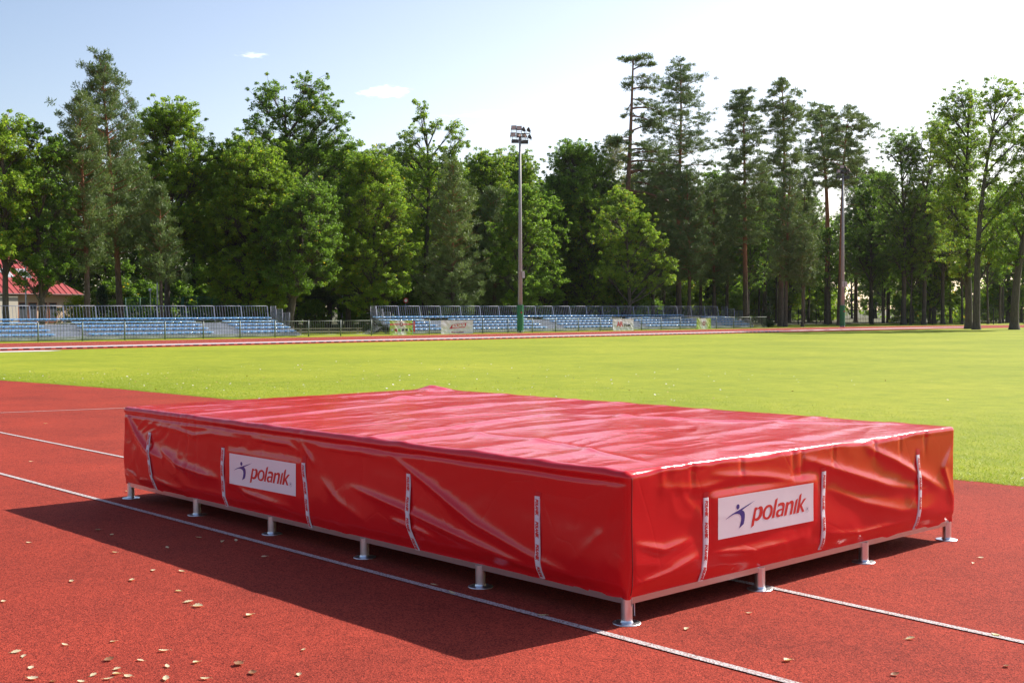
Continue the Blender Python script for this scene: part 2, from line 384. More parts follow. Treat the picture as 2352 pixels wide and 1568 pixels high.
# near grass blades along the track edge (ground cover)
def grass_blades():
    n = 150000
    x = rng.uniform(-24, 4, n); base = np.interp(x, [e[0] for e in E1], [e[1] for e in E1])
    d = rng.random(n) ** 2.2 * 6.5; y = base + d - .03 + .03 * vnoise(x * 6, x * 0 + .5)
    h = rng.uniform(.008, .022, n) * np.clip(1.15 - d / 7, .2, 1) * (1 - .3 * (d < .05)); w = rng.uniform(.0018, .0035, n); a = rng.uniform(0, 6.28, n)
    lx, ly = rng.normal(0, .014, n), rng.normal(0, .014, n)
    P0 = np.stack([x - np.cos(a) * w, y - np.sin(a) * w, np.full(n, -.003)], 1)
    P1 = np.stack([x + np.cos(a) * w, y + np.sin(a) * w, np.full(n, -.003)], 1)
    P2 = np.stack([x + lx, y + ly, h], 1)
    V = np.stack([P0, P1, P2], 1).reshape(-1, 3); F = np.arange(3 * n).reshape(-1, 3)
    me = make_mesh('grass', V, F, attr=rng.uniform(.2, .6, n))
    o = link('grass', me, leaf_material('grass_blade', (.14, .20, .018), (.24, .32, .028), (.36, .42, .05), (.5, .42, .12), .04, .35))
    tag(o, 'short mown grass blades along the edge of the red track', kind='stuff')
grass_blades()
def daisies():
    n = 500
    V = []; F = []; tone = []
    for i in range(n):
        if i < 420: x = random.uniform(-24, -8); d = random.random() ** 1.6 * 12
        else: x = random.uniform(-14, 3); d = random.random() ** 1.5 * 9
        y = float(np.interp(x, [e[0] for e in E1], [e[1] for e in E1])) + .1 + d
        r = random.uniform(.008, .019); z = random.uniform(.025, .045); b = len(V); tl = [random.uniform(-.5, .5) for _ in range(2)]
        for k in range(6):
            cx, cy = r * math.cos(k * 1.047), r * math.sin(k * 1.047)
            V.append((x + cx, y + cy, z + cx * tl[0] + cy * tl[1]))
        F.append(tuple(range(b, b + 6)))
    me = make_mesh('daisies', V, F)
    m, t, p = mat_new('daisy_petals'); g = N(t, 'ShaderNodeNewGeometry')
    t.links.new(ramp(t, g.outputs['Random Per Island'], [(.0, (.8, .8, .76)), (.62, (.72, .70, .62)), (.66, (.55, .42, .10)), (.9, (.30, .13, .04))]), p.inputs['Base Color'])
    o = link('daisies', me, m); tag(o, 'tiny white daisies and leaf scraps dotted over the grass', kind='stuff')
random.seed(5); daisies()

# ------------------------------------------------------------------ landing mat
X0, X1, Y0, Y1, ZB, ZT = -5.03, .012, -.012, 2.945, .107, .688
def fold(u, v, pts, amp, w, asym=0):
    """smooth ridge along a polyline, fading at both ends"""
    best = np.full(np.shape(u), 1e9); tt = np.zeros(np.shape(u)); sg = np.zeros(np.shape(u)); L = 0; acc = [0]
    for (a, b) in zip(pts[:-1], pts[1:]): acc.append(acc[-1] + math.hypot(b[0] - a[0], b[1] - a[1]))
    T = acc[-1]
    for i, (a, b) in enumerate(zip(pts[:-1], pts[1:])):
        dx, dy = b[0] - a[0], b[1] - a[1]; l2 = dx * dx + dy * dy
        t = np.clip(((u - a[0]) * dx + (v - a[1]) * dy) / l2, 0, 1)
        ex, ey = u - a[0] - t * dx, v - a[1] - t * dy; d = np.hypot(ex, ey)
        m = d < best; best = np.where(m, d, best); tt = np.where(m, (acc[i] + t * math.sqrt(l2)) / T, tt)
        sg = np.where(m, np.sign(ex * dy - ey * dx), sg)
    fade = np.sin(np.pi * np.clip(tt, 0, 1)) ** .7
    ww = w * (1 + asym * sg) * (.55 + .7 * tt)
    q_ = np.sqrt((best / ww) ** 2 + .06) - .245
    return amp * fade * np.exp(-1.55 * q_)  * sstep(3.2, 1.6, best / ww)
def dtop(x, y):
    d = np.zeros(np.shape(x))
    xs = [-4.62, -4.05, -3.62, -3.1, -2.62, -2.1, -1.72, -1.12, -.66, -.25]
    for k, xk in enumerate(xs):
        wob = .10 * vnoise(y * .9 + k * 7.3, k * 3.1) + (y - 1.4) * (-.06 + .05 * math.sin(k * 2.1))
        w = .055 + .03 * ((k * 37) % 5) / 5
        amp = (.010 + .006 * ((k * 53) % 7) / 7) * (.55 + .45 * vnoise(y * 1.1 + k * 2.7, k * 1.7 + .4))
        d = d + amp * np.exp(-((x - xk - wob) / w) ** 2)
    # crossing wrinkles running diagonally between the ridges
    q = vnoise(x * 3.2 + y * 1.3, y * 1.1 - x * .6, 3.3); d = d + .0045 * q
    q = vnoise(x * 8.0 + y * 2.0 + 2 * vnoise(x, y), y * 3.0, 8.1); d = d + .0020 * (1 - np.abs(q) * 2)
    q = vnoise(x * 19 - y * 6.0, y * 8.0 + x * 2, 1.7); d = d + .0006 * (1 - np.abs(q) * 2)
    d = d + .012 * np.sin(np.clip((x - X0) / 5.04, 0, 1) * np.pi) * np.sin(np.clip((y - Y0) / 2.96, 0, 1) * np.pi)
    d = d - .010 * sstep(.5, .0, np.hypot(x - X1, y - Y0)) * 0
    d = d + .040 * np.exp(-(((x + 4.93) / .20) ** 2 + ((y - 2.86) / .10) ** 2))       # pinched corner peak
    d = d + fold(x, y, [(-4.9, 2.8), (-4.3, 2.2), (-3.9, 1.5)], .014, .06)
    d = d + fold(x, y, [(-.05, .25), (-.9, .5), (-1.9, .55)], .009, .05)
    d = d + fold(x, y, [(-.25, 2.85), (-1.0, 2.2), (-2.2, 1.7)], .012, .07)
    d = d - .003 * np.exp(-((x + 2.5 + .0 * y) / .012) ** 2)                            # seam
    return d
def dleft(x, z):
    d = np.zeros(np.shape(x))
    wz = .632 + .006 * vnoise(x * 3, 1.2)
    d = d - .010 * np.exp(-((z - wz) / .010) ** 2) * (.5 + .5 * sstep(-.2, .4, vnoise(x * 2.1, 5.5)))
    d = d + .007 * sstep(.635, .655, z)
    sag = .010 + .009 * vnoise(x * 1.1, 9.1)
    d = d + sag * np.exp(-((z - .30 - .05 * vnoise(x * .9, 4.4)) / .13) ** 2)
    d = d - .020 * sstep(.19, .112, z)
    F = [([(-4.98, .64), (-4.8, .50), (-4.62, .40), (-4.35, .35)], .030, .035, .3),
         ([(-4.99, .22), (-4.85, .20), (-4.75, .14)], .016, .02, 0),
         ([(-4.42, .42), (-4.15, .33), (-3.85, .30), (-3.58, .285)], .026, .032, -.2),
         ([(-4.6, .22), (-4.3, .17), (-4.0, .15)], .014, .022, 0),
         ([(-3.52, .33), (-3.25, .235), (-2.95, .21), (-2.7, .20)], .020, .034, -.2),
         ([(-4.72, .585), (-4.2, .575), (-3.95, .55), (-3.7, .58), (-3.2, .575)], .012, .016, 0),
         ([(-3.2, .59), (-2.75, .585), (-2.6, .54)], .012, .015, 0),
         ([(-2.6, .60), (-2.5, .52), (-2.46, .47)], .012, .014, 0),
         ([(-2.45, .595), (-2.0, .60), (-1.7, .585)], .009, .013, 0),
         ([(-1.75, .62), (-1.35, .47), (-1.0, .33), (-.62, .23), (-.22, .15)], .020, .034, .2),
         ([(-2.1, .40), (-1.6, .33), (-1.05, .235), (-.65, .17), (-.35, .13)], .024, .036, .2),
         ([(-1.72, .26), (-1.48, .235), (-1.3, .20)], .020, .022, 0),
         ([(-2.4, .42), (-2.2, .3), (-1.9, .2)], .012, .04, 0),
         ([(-.05, .62), (-.12, .4), (-.35, .2)], .005, .04, 0)]
    for pts, a, w, s in F: d = d + fold(x, z, pts, a * .80, w, s)
    for xk, a in ((-4.02, .004), (-3.90, .003), (-3.05, .003), (-2.62, .004), (-1.98, .002), (-1.42, .002)):
        d = d - a * np.exp(-((x - xk - .015 * vnoise(z * 6, xk)) / .008) ** 2) * sstep(.15, .3, z)
    q = vnoise(x * 7 + 3 * vnoise(x * 2, z * 3), z * 9, 2.2); amp = .0022 * (.4 + .6 * sstep(-1.0, -3.5, x))
    d = d + amp * (1 - np.abs(q) * 2)
    q = vnoise(x * 22, z * 14, 5.2); d = d + .0005 * q
    # printed vinyl panels lie flatter
    k = sstep(.08, 0, np.maximum(np.abs(x + 3.045) - .40, 0)) * sstep(.05, 0, np.maximum(np.abs(z - .375) - .10, 0))
    return d * (1 - .75 * k) + .008 * k
def dright(y, z):
    d = np.zeros(np.shape(y))
    d = d + .011 * np.exp(-((z - .26 - .04 * vnoise(y * 1.1, 2.4)) / .12) ** 2) * (.7 + .4 * vnoise(y * 1.6, 3.3))
    d = d - .018 * sstep(.18, .112, z)
    F = [([(.02, .36), (.22, .31), (.42, .33)], .014, .022, .3),
         ([(.03, .175), (.25, .20), (.48, .25)], .022, .026, .2),
         ([(.55, .25), (.9, .21), (1.4, .22)], .020, .032, 0),
         ([(.55, .62), (1.0, .57), (1.4, .50), (1.52, .40)], .016, .030, .3),
         ([(1.3, .64), (1.75, .52), (2.2, .40), (2.6, .34)], .026, .040, .2),
         ([(1.9, .66), (2.25, .54), (2.55, .42), (2.85, .30)], .028, .040, .2),
         ([(1.55, .45), (1.9, .34), (2.3, .25), (2.7, .22)], .018, .040, 0),
         ([(2.93, .60), (2.80, .45), (2.88, .30), (2.93, .2)], .022, .035, 0),
         ([(.15, .60), (.5, .56), (.9, .60)], .008, .022, 0),
         ([(1.52, .22), (1.9, .17), (2.4, .19)], .014, .024, 0)]
    for pts, a, w, s in F: d = d + fold(y, z, pts, a * .50, w * 1.1, s)
    for yk in (.42, .78, 1.22, 1.3, 1.62, 2.05, 2.32, 2.6):
        d = d - .006 * np.exp(-((y - yk - .03 * vnoise(z * 5, yk)) / .014) ** 2) * sstep(.50, .66, z)
    q = vnoise(y * 6 + 2 * vnoise(y * 2, z * 3), z * 6, 6.2); d = d + .0020 * (1 - np.abs(q) * 2)
    k = sstep(.08, 0, np.maximum(np.abs(y - 1.005) - .41, 0)) * sstep(.05, 0, np.maximum(np.abs(z - .40) - .10, 0))
    return d * (1 - .8 * k) + .010 * k
def skin(P, rr=.030):
    """point of the raw box -> point of the draped cover"""
    P = np.asarray(P, float); x, y, z = P[..., 0], P[..., 1], P[..., 2]
    q = np.stack([np.clip(x, X0 + rr, X1 - rr * .6), np.clip(y, Y0 + rr * .6, Y1 - rr), np.minimum(z, ZT - rr)], -1)
    v = P - q; L = np.linalg.norm(v, axis=-1, keepdims=True); n = v / np.maximum(L, 1e-9)
    rad = rr
    out = q + n * rad
    cx = np.clip(x, X0, X1); cy = np.clip(y, Y0, Y1)
    wl = np.clip(-n[..., 1], 0, 1) ** 2; wr = np.clip(n[..., 0], 0, 1) ** 2; wt = np.clip(n[..., 2], 0, 1) ** 2
    wb = np.clip(n[..., 1], 0, 1) ** 2; wf = np.clip(-n[..., 0], 0, 1) ** 2
    fl = sstep(0, .06, cx - X0 + .02) * sstep(0, .05, X1 - cx + .012)
    fr = sstep(0, .05, cy - Y0 + .012) * sstep(0, .06, Y1 - cy + .02)
    ed = sstep(-.02, .12, np.minimum(np.minimum(cx - X0, X1 - cx), np.minimum(cy - Y0, Y1 - cy)))
    d = wl * dleft(cx, z) * fl + wr * dright(cy, z) * fr + wt * dtop(cx, cy) * (.45 + .55 * ed) + (wb + wf) * .01 * vnoise(cx * 2, cy * 2, z * 4)
    # crumpled rim along the right-hand top edge
    rim = np.clip(n[..., 0], 0, 1) * np.clip(n[..., 2], 0, 1) * 2
    d = d + rim * (.003 * vnoise(cy * 9, 2.7) + .0012 * vnoise(cy * 23, 5.1) + .008 * vnoise(cy * 3.1, 7.7))
    rim2 = np.clip(-n[..., 1], 0, 1) * np.clip(n[..., 2], 0, 1) * 2
    d = d + rim2 * (.003 * vnoise(cx * 5, 1.7) + .0015 * vnoise(cx * 19, 3.1))
    # hem wave at the bottom edge
    low = sstep(.2, .112, z)
    out = out + n * d[..., None]
    hem = low * (.012 * vnoise(cx * 1.4 + 3, cy * 1.6, 6.6) + .004 * vnoise(cx * 6, cy * 6, 2.6))
    out[..., 2] += hem
    return out
def axis(a, b, step, r=.034, k=6):
    e = np.linspace(0, r, k)[:-1]
    return np.concatenate([a + e, np.linspace(a + r, b - r, max(2, int((b - a - 2 * r) / step))), (b - e)[::-1]])
ax = axis(X0, X1, .0125); ay = axis(Y0, Y1, .0135)
az = np.concatenate([np.linspace(ZB, ZT - .034, 56), ZT - .034 + np.linspace(0, .034, 6)[1:]])
def grid_faces(n, m, base=0, flip=False):
    i, j = np.meshgrid(np.arange(n - 1), np.arange(m - 1), indexing='ij'); a = base + i * m + j
    F = np.stack([a, a + m, a + m + 1, a + 1], -1).reshape(-1, 4)
    return F[:, ::-1] if flip else F
def patch(fn, A, B):
    a, b = np.meshgrid(A, B, indexing='ij'); return fn(a, b).reshape(-1, 3)
parts_ = []
def addp(P, n, m, flip): parts_.append((skin(P), n, m, flip))
g = lambda a, b, f: f(*np.meshgrid(a, b, indexing='ij'))
addp(g(ax, ay, lambda a, b: np.stack([a, b, np.full(a.shape, ZT)], -1)).reshape(-1, 3), len(ax), len(ay), False)
addp(g(ax, az, lambda a, b: np.stack([a, np.full(a.shape, Y0), b], -1)).reshape(-1, 3), len(ax), len(az), False)
addp(g(ay, az, lambda a, b: np.stack([np.full(a.shape, X1), a, b], -1)).reshape(-1, 3), len(ay), len(az), False)
addp(g(ax, az, lambda a, b: np.stack([a, np.full(a.shape, Y1), b], -1)).reshape(-1, 3), len(ax), len(az), True)
addp(g(ay, az, lambda a, b: np.stack([np.full(a.shape, X0), a, b], -1)).reshape(-1, 3), len(ay), len(az), True)
Vs = []; Fs = []; base = 0
for P, n, m, fl in parts_:
    Vs.append(P); Fs.append(grid_faces(n, m, base, fl)); base += len(P)
V = np.concatenate(Vs); F = np.concatenate(Fs)
key = np.round(V * 20000).astype(np.int64); _, idx, inv = np.unique(key, axis=0, return_index=True, return_inverse=True)
V = V[idx]; F = inv.ravel()[F]

def vinyl_material():
    m, t, p = mat_new('red_vinyl'); tc = N(t, 'ShaderNodeTexCoord')
    p.inputs['Base Color'].default_value = (.68, .011, .017, 1)
    p.inputs['Roughness'].default_value = .20; p.inputs['Specular IOR Level'].default_value = .52; p.inputs['IOR'].default_value = 1.5
    n1 = noise(t, tc.outputs['Object'], 1.3, 4, .55)
    t.links.new(ramp(t, n1, [(.3, (.65, .010, .014)), (.7, (.71, .013, .019))]), p.inputs['Base Color'])
    r = N(t, 'ShaderNodeMapRange'); t.links.new(noise(t, tc.outputs['Object'], 3, 4), r.inputs['Value']); r.inputs['To Min'].default_value = .12; r.inputs['To Max'].default_value = .22
    t.links.new(r.outputs[0], p.inputs['Roughness'])
    mp = N(t, 'ShaderNodeMapping'); mp.inputs['Scale'].default_value = (1.0, .35, .6); mp.inputs['Rotation'].default_value = (0, 0, .5); t.links.new(tc.outputs['Object'], mp.inputs[0])
    b1 = N(t, 'ShaderNodeBump'); b1.inputs['Strength'].default_value = .16; b1.inputs['Distance'].default_value = .006
    t.links.new(noise(t, mp.outputs[0], 14, 4, .55), b1.inputs['Height'])
    # sharp fold creases left from storage
    nv = N(t, 'ShaderNodeTexNoise'); nv.inputs['Scale'].default_value = 1.2; nv.inputs['Detail'].default_value = 1; t.links.new(tc.outputs['Object'], nv.inputs['Vector'])
    vs_ = N(t, 'ShaderNodeVectorMath', operation='MULTIPLY_ADD'); t.links.new(nv.outputs['Color'], vs_.inputs[0]); vs_.inputs[1].default_value = (.25, .25, .25); t.links.new(tc.outputs['Object'], vs_.inputs[2])
    vr = N(t, 'ShaderNodeTexVoronoi', feature='DISTANCE_TO_EDGE'); vr.inputs['Scale'].default_value = 2.3; t.links.new(vs_.outputs[0], vr.inputs['Vector'])
    cm = N(t, 'ShaderNodeMapRange'); t.links.new(vr.outputs['Distance'], cm.inputs['Value']); cm.inputs['From Max'].default_value = .022
    b3 = N(t, 'ShaderNodeBump'); b3.inputs['Strength'].default_value = .15; b3.inputs['Distance'].default_value = .0025
    t.links.new(cm.outputs[0], b3.inputs['Height']); t.links.new(b1.outputs[0], b3.inputs['Normal']); b1 = b3
    b2 = N(t, 'ShaderNodeBump'); b2.inputs['Strength'].default_value = .06; b2.inputs['Distance'].default_value = .001
    t.links.new(noise(t, tc.outputs['Object'], 420, 2, .5), b2.inputs['Height']); t.links.new(b1.outputs[0], b2.inputs['Normal'])
    t.links.new(b2.outputs[0], p.inputs['Normal'])
    return m
VINYL = vinyl_material()
mat_root = thing('landing_mat', 'large red vinyl covered high jump landing mat on a low steel frame', 'landing mat')
cover = link('cover', make_mesh('cover', V, F, smooth=True), VINYL, mat_root)
# dark stitched seam at the near corner
SEAM = simple('dark_stitching', (.12, .004, .006), .7)
mb = MB()
zz = np.linspace(.125, .655, 40)
P = skin(np.stack([np.full(40, X1 - .001), np.full(40, Y0 + .016), zz], -1))
mb.tube([tuple(p + np.array([.0012, -.0002, 0])) for p in P], .0016, 4); mb.build('seam', SEAM, mat_root)

def on_left(u, z, off):      # u along X, z height -> on the left-front face
    P = skin(np.stack([u, np.full(np.shape(u), Y0), z], -1)); P[..., 1] -= off; return P
def on_right(u, z, off):
    P = skin(np.stack([np.full(np.shape(u), X1), u, z], -1)); P[..., 0] += off; return P
# logo artwork traced in its own flat coordinates, then rectified to a unit panel
def homography(src):
    dst = [(0, 1), (1, 1), (1, 0), (0, 0)]; A = []; b = []
    for (x, y), (u, v) in zip(src, dst):
        A += [[x, y, 1, 0, 0, 0, -u * x, -u * y], [0, 0, 0, x, y, 1, -v * x, -v * y]]; b += [u, v]
    h = np.append(np.linalg.solve(np.array(A, float), np.array(b, float)), 1).reshape(3, 3)
    def f(p):
        q = np.c_[np.asarray(p, float), np.ones(len(p))] @ h.T; return q[:, :2] / q[:, 2:]
    return f
HM = homography([(185, 497), (2135, 135), (2160, 925), (148, 1335)])
def crom(pts, n=4, closed=True):
    P = [np.array(p, float) for p in pts]; out = []
    for i in range(len(P)):
        a, b, c_, d = P[i - 1], P[i], P[(i + 1) % len(P)], P[(i + 2) % len(P)]
        for k in range(n):
            t = k / n
            out.append(.5 * ((2 * b) + (-a + c_) * t + (2 * a - 5 * b + 4 * c_ - d) * t * t + (-a + 3 * b - 3 * c_ + d) * t ** 3))
    return out
def ell(cx, cy, rx, ry, n=20, tilt=0): return [(cx + rx * math.cos(2 * math.pi * k / n) - tilt * ry * math.sin(2 * math.pi * k / n), cy + ry * math.sin(2 * math.pi * k / n)) for k in range(n)]
FIG = [ell(568, 657, 31, 53, 20, .12),
       [(305, 922), (360, 872), (430, 815), (490, 776), (560, 737), (640, 688), (780, 603), (860, 555), (928, 510), (860, 562), (800, 608), (700, 680), (650, 722), (680, 738), (697, 765), (703, 805), (700, 870), (690, 930), (675, 1000), (640, 1035), (580, 1090), (605, 1010), (620, 945), (627, 885), (620, 838), (595, 806), (548, 796), (490, 806), (430, 838), (360, 885)]]
LET = [[(910, 663), (968, 655), (962, 685), (1000, 645), (1040, 632), (1068, 648), (1076, 690), (1070, 760), (1050, 830), (1015, 890), (975, 925), (935, 940), (899, 930), (880, 1035), (822, 1078), (850, 925), (880, 790)],
       crom([(975, 692), (1003, 697), (1008, 730), (1000, 790), (980, 840), (950, 873), (912, 882), (922, 815), (940, 725)], 3),
       crom([(1215, 600), (1262, 622), (1279, 680), (1270, 765), (1240, 840), (1195, 892), (1140, 908), (1092, 890), (1068, 838), (1072, 765), (1098, 690), (1148, 625)], 4),
       crom([(1202, 650), (1226, 668), (1230, 720), (1212, 790), (1185, 840), (1148, 863), (1122, 846), (1115, 795), (1130, 730), (1160, 675)], 4),
       [(1335, 495), (1388, 458), (1310, 866), (1255, 878)],
       [(1393, 582), (1440, 556), (1490, 545), (1522, 556), (1535, 590), (1530, 640), (1490, 830), (1450, 836), (1456, 812), (1420, 845), (1382, 858), (1352, 842), (1343, 800), (1352, 745), (1380, 705), (1425, 685), (1477, 673), (1483, 640), (1470, 612), (1435, 612), (1388, 643)],
       crom([(1470, 713), (1430, 722), (1402, 752), (1396, 788), (1412, 808), (1438, 800), (1458, 772)], 3),
       [(1565, 545), (1613, 534), (1613, 556), (1650, 517), (1690, 505), (1716, 518), (1726, 555), (1720, 605), (1685, 790), (1635, 800), (1668, 625), (1668, 580), (1650, 568), (1622, 588), (1604, 625), (1568, 815), (1516, 825)],
       [(1765, 495), (1813, 458), (1760, 775), (1710, 783)],
       [(1845, 390), (1890, 352), (1862, 590), (1935, 465), (1990, 450), (1897, 600), (1955, 728), (1905, 741), (1862, 640), (1836, 758), (1780, 770)]]
RNG = [ell(2015, 685, 34, 57, 28), ell(2015, 685, 31, 53, 28),
       [(1998, 712), (2004, 655), (2022, 652), (2030, 664), (2026, 680), (2018, 685), (2027, 712), (2022, 713), (2013, 687), (2005, 688), (2002, 712)]]
def poly_mesh(loops, mapper, off, maxlen):
    """fill outlines (holes by even-odd), refine, map onto the cover"""
    cu = bpy.data.curves.new('outline', 'CURVE'); cu.dimensions = '2D'; cu.fill_mode = 'BOTH'
    for lp in loops:
        s = cu.splines.new('POLY'); s.points.add(len(lp) - 1); s.use_cyclic_u = True
        for q, (u, v) in zip(s.points, lp): q.co = (u, v, 0, 1)
    ob = bpy.data.objects.new('outline', cu); me = bpy.data.meshes.new_from_object(ob)
    bpy.data.objects.remove(ob); bpy.data.curves.remove(cu)
    return refine_map(me, mapper, off, maxlen)
def refine_map(me, mapper, off, maxlen):
    bm = bmesh.new(); bm.from_mesh(me); bmesh.ops.remove_doubles(bm, verts=bm.verts, dist=1e-6); bmesh.ops.triangulate(bm, faces=bm.faces[:])
    for _ in range(4):
        es = [e for e in bm.edges if e.calc_length() > maxlen]
        if not es: break
        bmesh.ops.subdivide_edges(bm, edges=es, cuts=1, use_grid_fill=False); bmesh.ops.triangulate(bm, faces=bm.faces[:])
    co = np.array([v.co[:] for v in bm.verts])
    Pn = mapper(co[:, 0], co[:, 1], off)
    for v, q in zip(bm.verts, Pn): v.co = q
    bm.to_mesh(me); bm.free(); me.update(); return me
PANEL = simple('white_print', (.88, .87, .90), .32, coat=.3)
BLUE = simple('logo_blue', (.035, .022, .24), .4)
REDP = simple('logo_red', (.66, .012, .014), .4)
GREYP = simple('logo_grey', (.30, .25, .32), .5)
def banner(mapper, u0, u1, z0, z1, skew, label):
    def mp(u, v, off): return mapper(u0 + u * (u1 - u0), z0 + skew * u + v * (z1 - z0), off)
    A, B = np.meshgrid(np.linspace(0, 1, 90), np.linspace(0, 1, 30), indexing='ij')
    P = mp(A, B, .0022).reshape(-1, 3)
    bn = link('logo_banner', make_mesh('logo_banner', P, grid_faces(90, 30), smooth=True), PANEL, mat_root)
    bn['label'] = label
    for nm, loops, mt, off in (('emblem', FIG, BLUE, .0029), ('lettering', LET, REDP, .0029), ('registered_mark', RNG, GREYP, .0029)):
        lp = [HM(l) for l in loops]
        link(nm, poly_mesh([[tuple(q) for q in l] for l in lp], mp, off, .02), mt, bn)
banner(on_left, -3.445, -2.65, .276, .474, .004, 'white printed panel on the long shaded side')
banner(on_right, .605, 1.405, .304, .503, -.004, 'white printed panel on the short sunlit side')
# straps
STRAP = simple('white_webbing', (.86, .82, .86), .8, bump=.5, bscale=500)
HOOK = simple('bright_red_tape', (.62, .006, .010), .7)
def text_mesh(body, size, bold=0., shear=0., name='text', ext=0):
    cu = bpy.data.curves.new(name, 'FONT'); cu.body = body; cu.size = size; cu.offset = bold; cu.shear = shear; cu.resolution_u = 2
    cu.align_x = 'CENTER'; cu.align_y = 'CENTER'; cu.extrude = ext
    ob = bpy.data.objects.new(name, cu); me = bpy.data.meshes.new_from_object(ob); bpy.data.objects.remove(ob); bpy.data.curves.remove(cu); return me
def strap(mapper, ua, za, ub, zb, tape, bow=.006):
    w = .0165; n = 60; L = za - zb
    tt = np.linspace(0, 1, 80); uu = ua + (ub - ua) * tt; raw = mapper(uu, za - tt * L, 0.0); ax_ = 1 if mapper is on_left else 0; h_ = raw[:, ax_] * (-1 if ax_ == 1 else 1)
    hull = h_.copy()                                  # taut webbing bridges the hollows of the cover
    for i in range(80):
        for j in range(i + 2, min(80, i + 34)):
            k_ = np.arange(i + 1, j); hull[k_] = np.maximum(hull[k_], h_[i] + (h_[j] - h_[i]) * (k_ - i) / (j - i))
    def gap(t): return np.interp(t, tt, hull - h_)
    def centre(t): return ua + (ub - ua) * t + bow * np.sin(t * 5.2 + ua * 3) * (1 - t * .3)
    def mp(s, t, off):          # s across, t down 0..1
        return mapper(centre(t) + s, za - t * L, off + gap(t) + .004 * np.clip(np.sin(t * 6.5 + ua * 2), 0, 1) + .002)
    S_, T_ = np.meshgrid([-w, -w * .98, -w * .8, w * .8, w * .98, w], np.linspace(0, 1, n), indexing='ij')
    offs = np.array([-.002, .0025, .003, .003, .0025, -.002])[:, None] * np.ones((1, n))
    P = mp(S_, T_, offs).reshape(-1, 3)
    st = link('strap', make_mesh('strap', P, grid_faces(6, n, flip=True), smooth=True), STRAP, mat_root)
    tp = np.meshgrid([-w * 1.1, w * 1.1], np.linspace(0, 1, 8), indexing='ij')
    P = mapper(ua + tp[0], za + tape * (1 - tp[1]) - .01, .002).reshape(-1, 3)
    link('tape_patch', make_mesh('tape_patch', P, grid_faces(2, 8, flip=True), smooth=True), HOOK, st)
    me = text_mesh('POLANIK', .0255, .0019, .25)
    co = [v.co.copy() for v in me.vertices]; pf = [tuple(f.vertices) for f in me.polygons]
    xs = [c_.x for c_ in co]; wd = max(xs) - min(xs); sc_ = .078 / wd
    for t0 in (.125, .385, .65, .915):      # each word runs down the strap
        vs = MB(); vs.add([(c_.y * .98, t0 + c_.x * sc_ / L, 0) for c_ in co], pf); m2 = vs.mesh('lettering')
        bm = bmesh.new(); bm.from_mesh(m2); kill = [f for f in bm.faces if f.calc_center_median().y > .985]
        bmesh.ops.delete(bm, geom=kill, context='FACES'); bm.to_mesh(m2); bm.free()
        m2 = refine_map(m2, lambda s, t, off: mp(s, t, off), .0046, .05)
        link('lettering', m2, REDP, st)
for a in ((-4.585, .525, -4.535, .118, .0), (-3.545, .50, -3.53, .112, .02), (-2.565, .49, -2.525, .108, .05), (-1.555, .525, -1.50, .112, .02), (-.545, .515, -.53, .112, .03)):
    strap(on_left, a[0], a[1], a[2], a[3], a[4])
for a in ((.525, .515, .50, .118, .035), (1.505, .548, 1.50, .125, .03), (2.495, .555, 2.48, .122, .045)):
    strap(on_right, a[0], a[1], a[2], a[3], a[4], -.006)
# frame and feet
ZINC = simple('zinc_plated_steel', (.80, .79, .82), .34, metal=1., var=.08, vscale=30)
ALU = simple('aluminium_rail', (.58, .57, .60), .30, metal=1.)
fr = MB(); h0, h1 = .090, .118
fr.box(-5.0, 0, -.008, .016, h0, h1); fr.box(-5.0, 0, 2.90, 2.924, h0, h1)
fr.box(-.016, .010, .016, 2.90, h0, h1); fr.box(-5.012, -4.988, .016, 2.90, h0, h1)
for k in range(1, 5): fr.box(-5 + k - .012, -5 + k + .012, .016, 2.90, h0 + .002, h1 - .002)
for k in range(1, 3): fr.box(-4.988, -.016, .975 * k - .012, .975 * k + .012, h0 + .003, h1 - .003)
f_ob = fr.build('frame', ALU, mat_root)
BOARD = simple('grey_board', (.25, .22, .20), .8)
MB().box(-4.98, -.02, .02, 2.89, h1 + .001, h1 + .012).build('base_board', BOARD, mat_root)
def make_foot():
    o = MB()
    # split sleeve: tube with two slots at the top
    n = 32; r = .0262; r2 = .0235; zs = [.004, .012, .078, .112]
    slot = {0, 1, 16, 17}
    for k in range(n):
        a0, a1 = 2 * math.pi * k / n, 2 * math.pi * (k + 1) / n
        top = .080 if k in slot else .112
        P = [(rr * math.cos(a), rr * math.sin(a), z) for rr in (r, r2) for a in (a0, a1) for z in (.004, top)]
        o.add(P, [(0, 2, 3, 1), (4, 5, 7, 6), (1, 3, 7, 5), (0, 1, 5, 4), (2, 6, 7, 3)], False)
    t = o
    me = t.mesh('sleeve'); bm = bmesh.new(); bm.from_mesh(me); bmesh.ops.remove_doubles(bm, verts=bm.verts, dist=1e-5)
    for f in bm.faces: f.smooth = True
    for e in bm.edges:
        if len(e.link_faces) != 2 or e.calc_face_angle(0) > .6: e.smooth = False
    bm.to_mesh(me); bm.free()
    return me
sleeve_me = make_foot()
dm = MB(); dm.lathe([(0.0005, .0065), (.058, .0055), (.0635, .004), (.0645, .001), (.064, 0.0005)], 40); dm.lathe([(.031, .006), (.028, .010), (.0262, .016)], 32)
disc_me = dm.mesh('base_disc')
pm = MB(); pm.tube([(.0, 0, .118), (0, .004, .112), (0, .010, .100), (0, .011, .03)], .0034, 6); pin_me = pm.mesh('locking_pin')
first = None
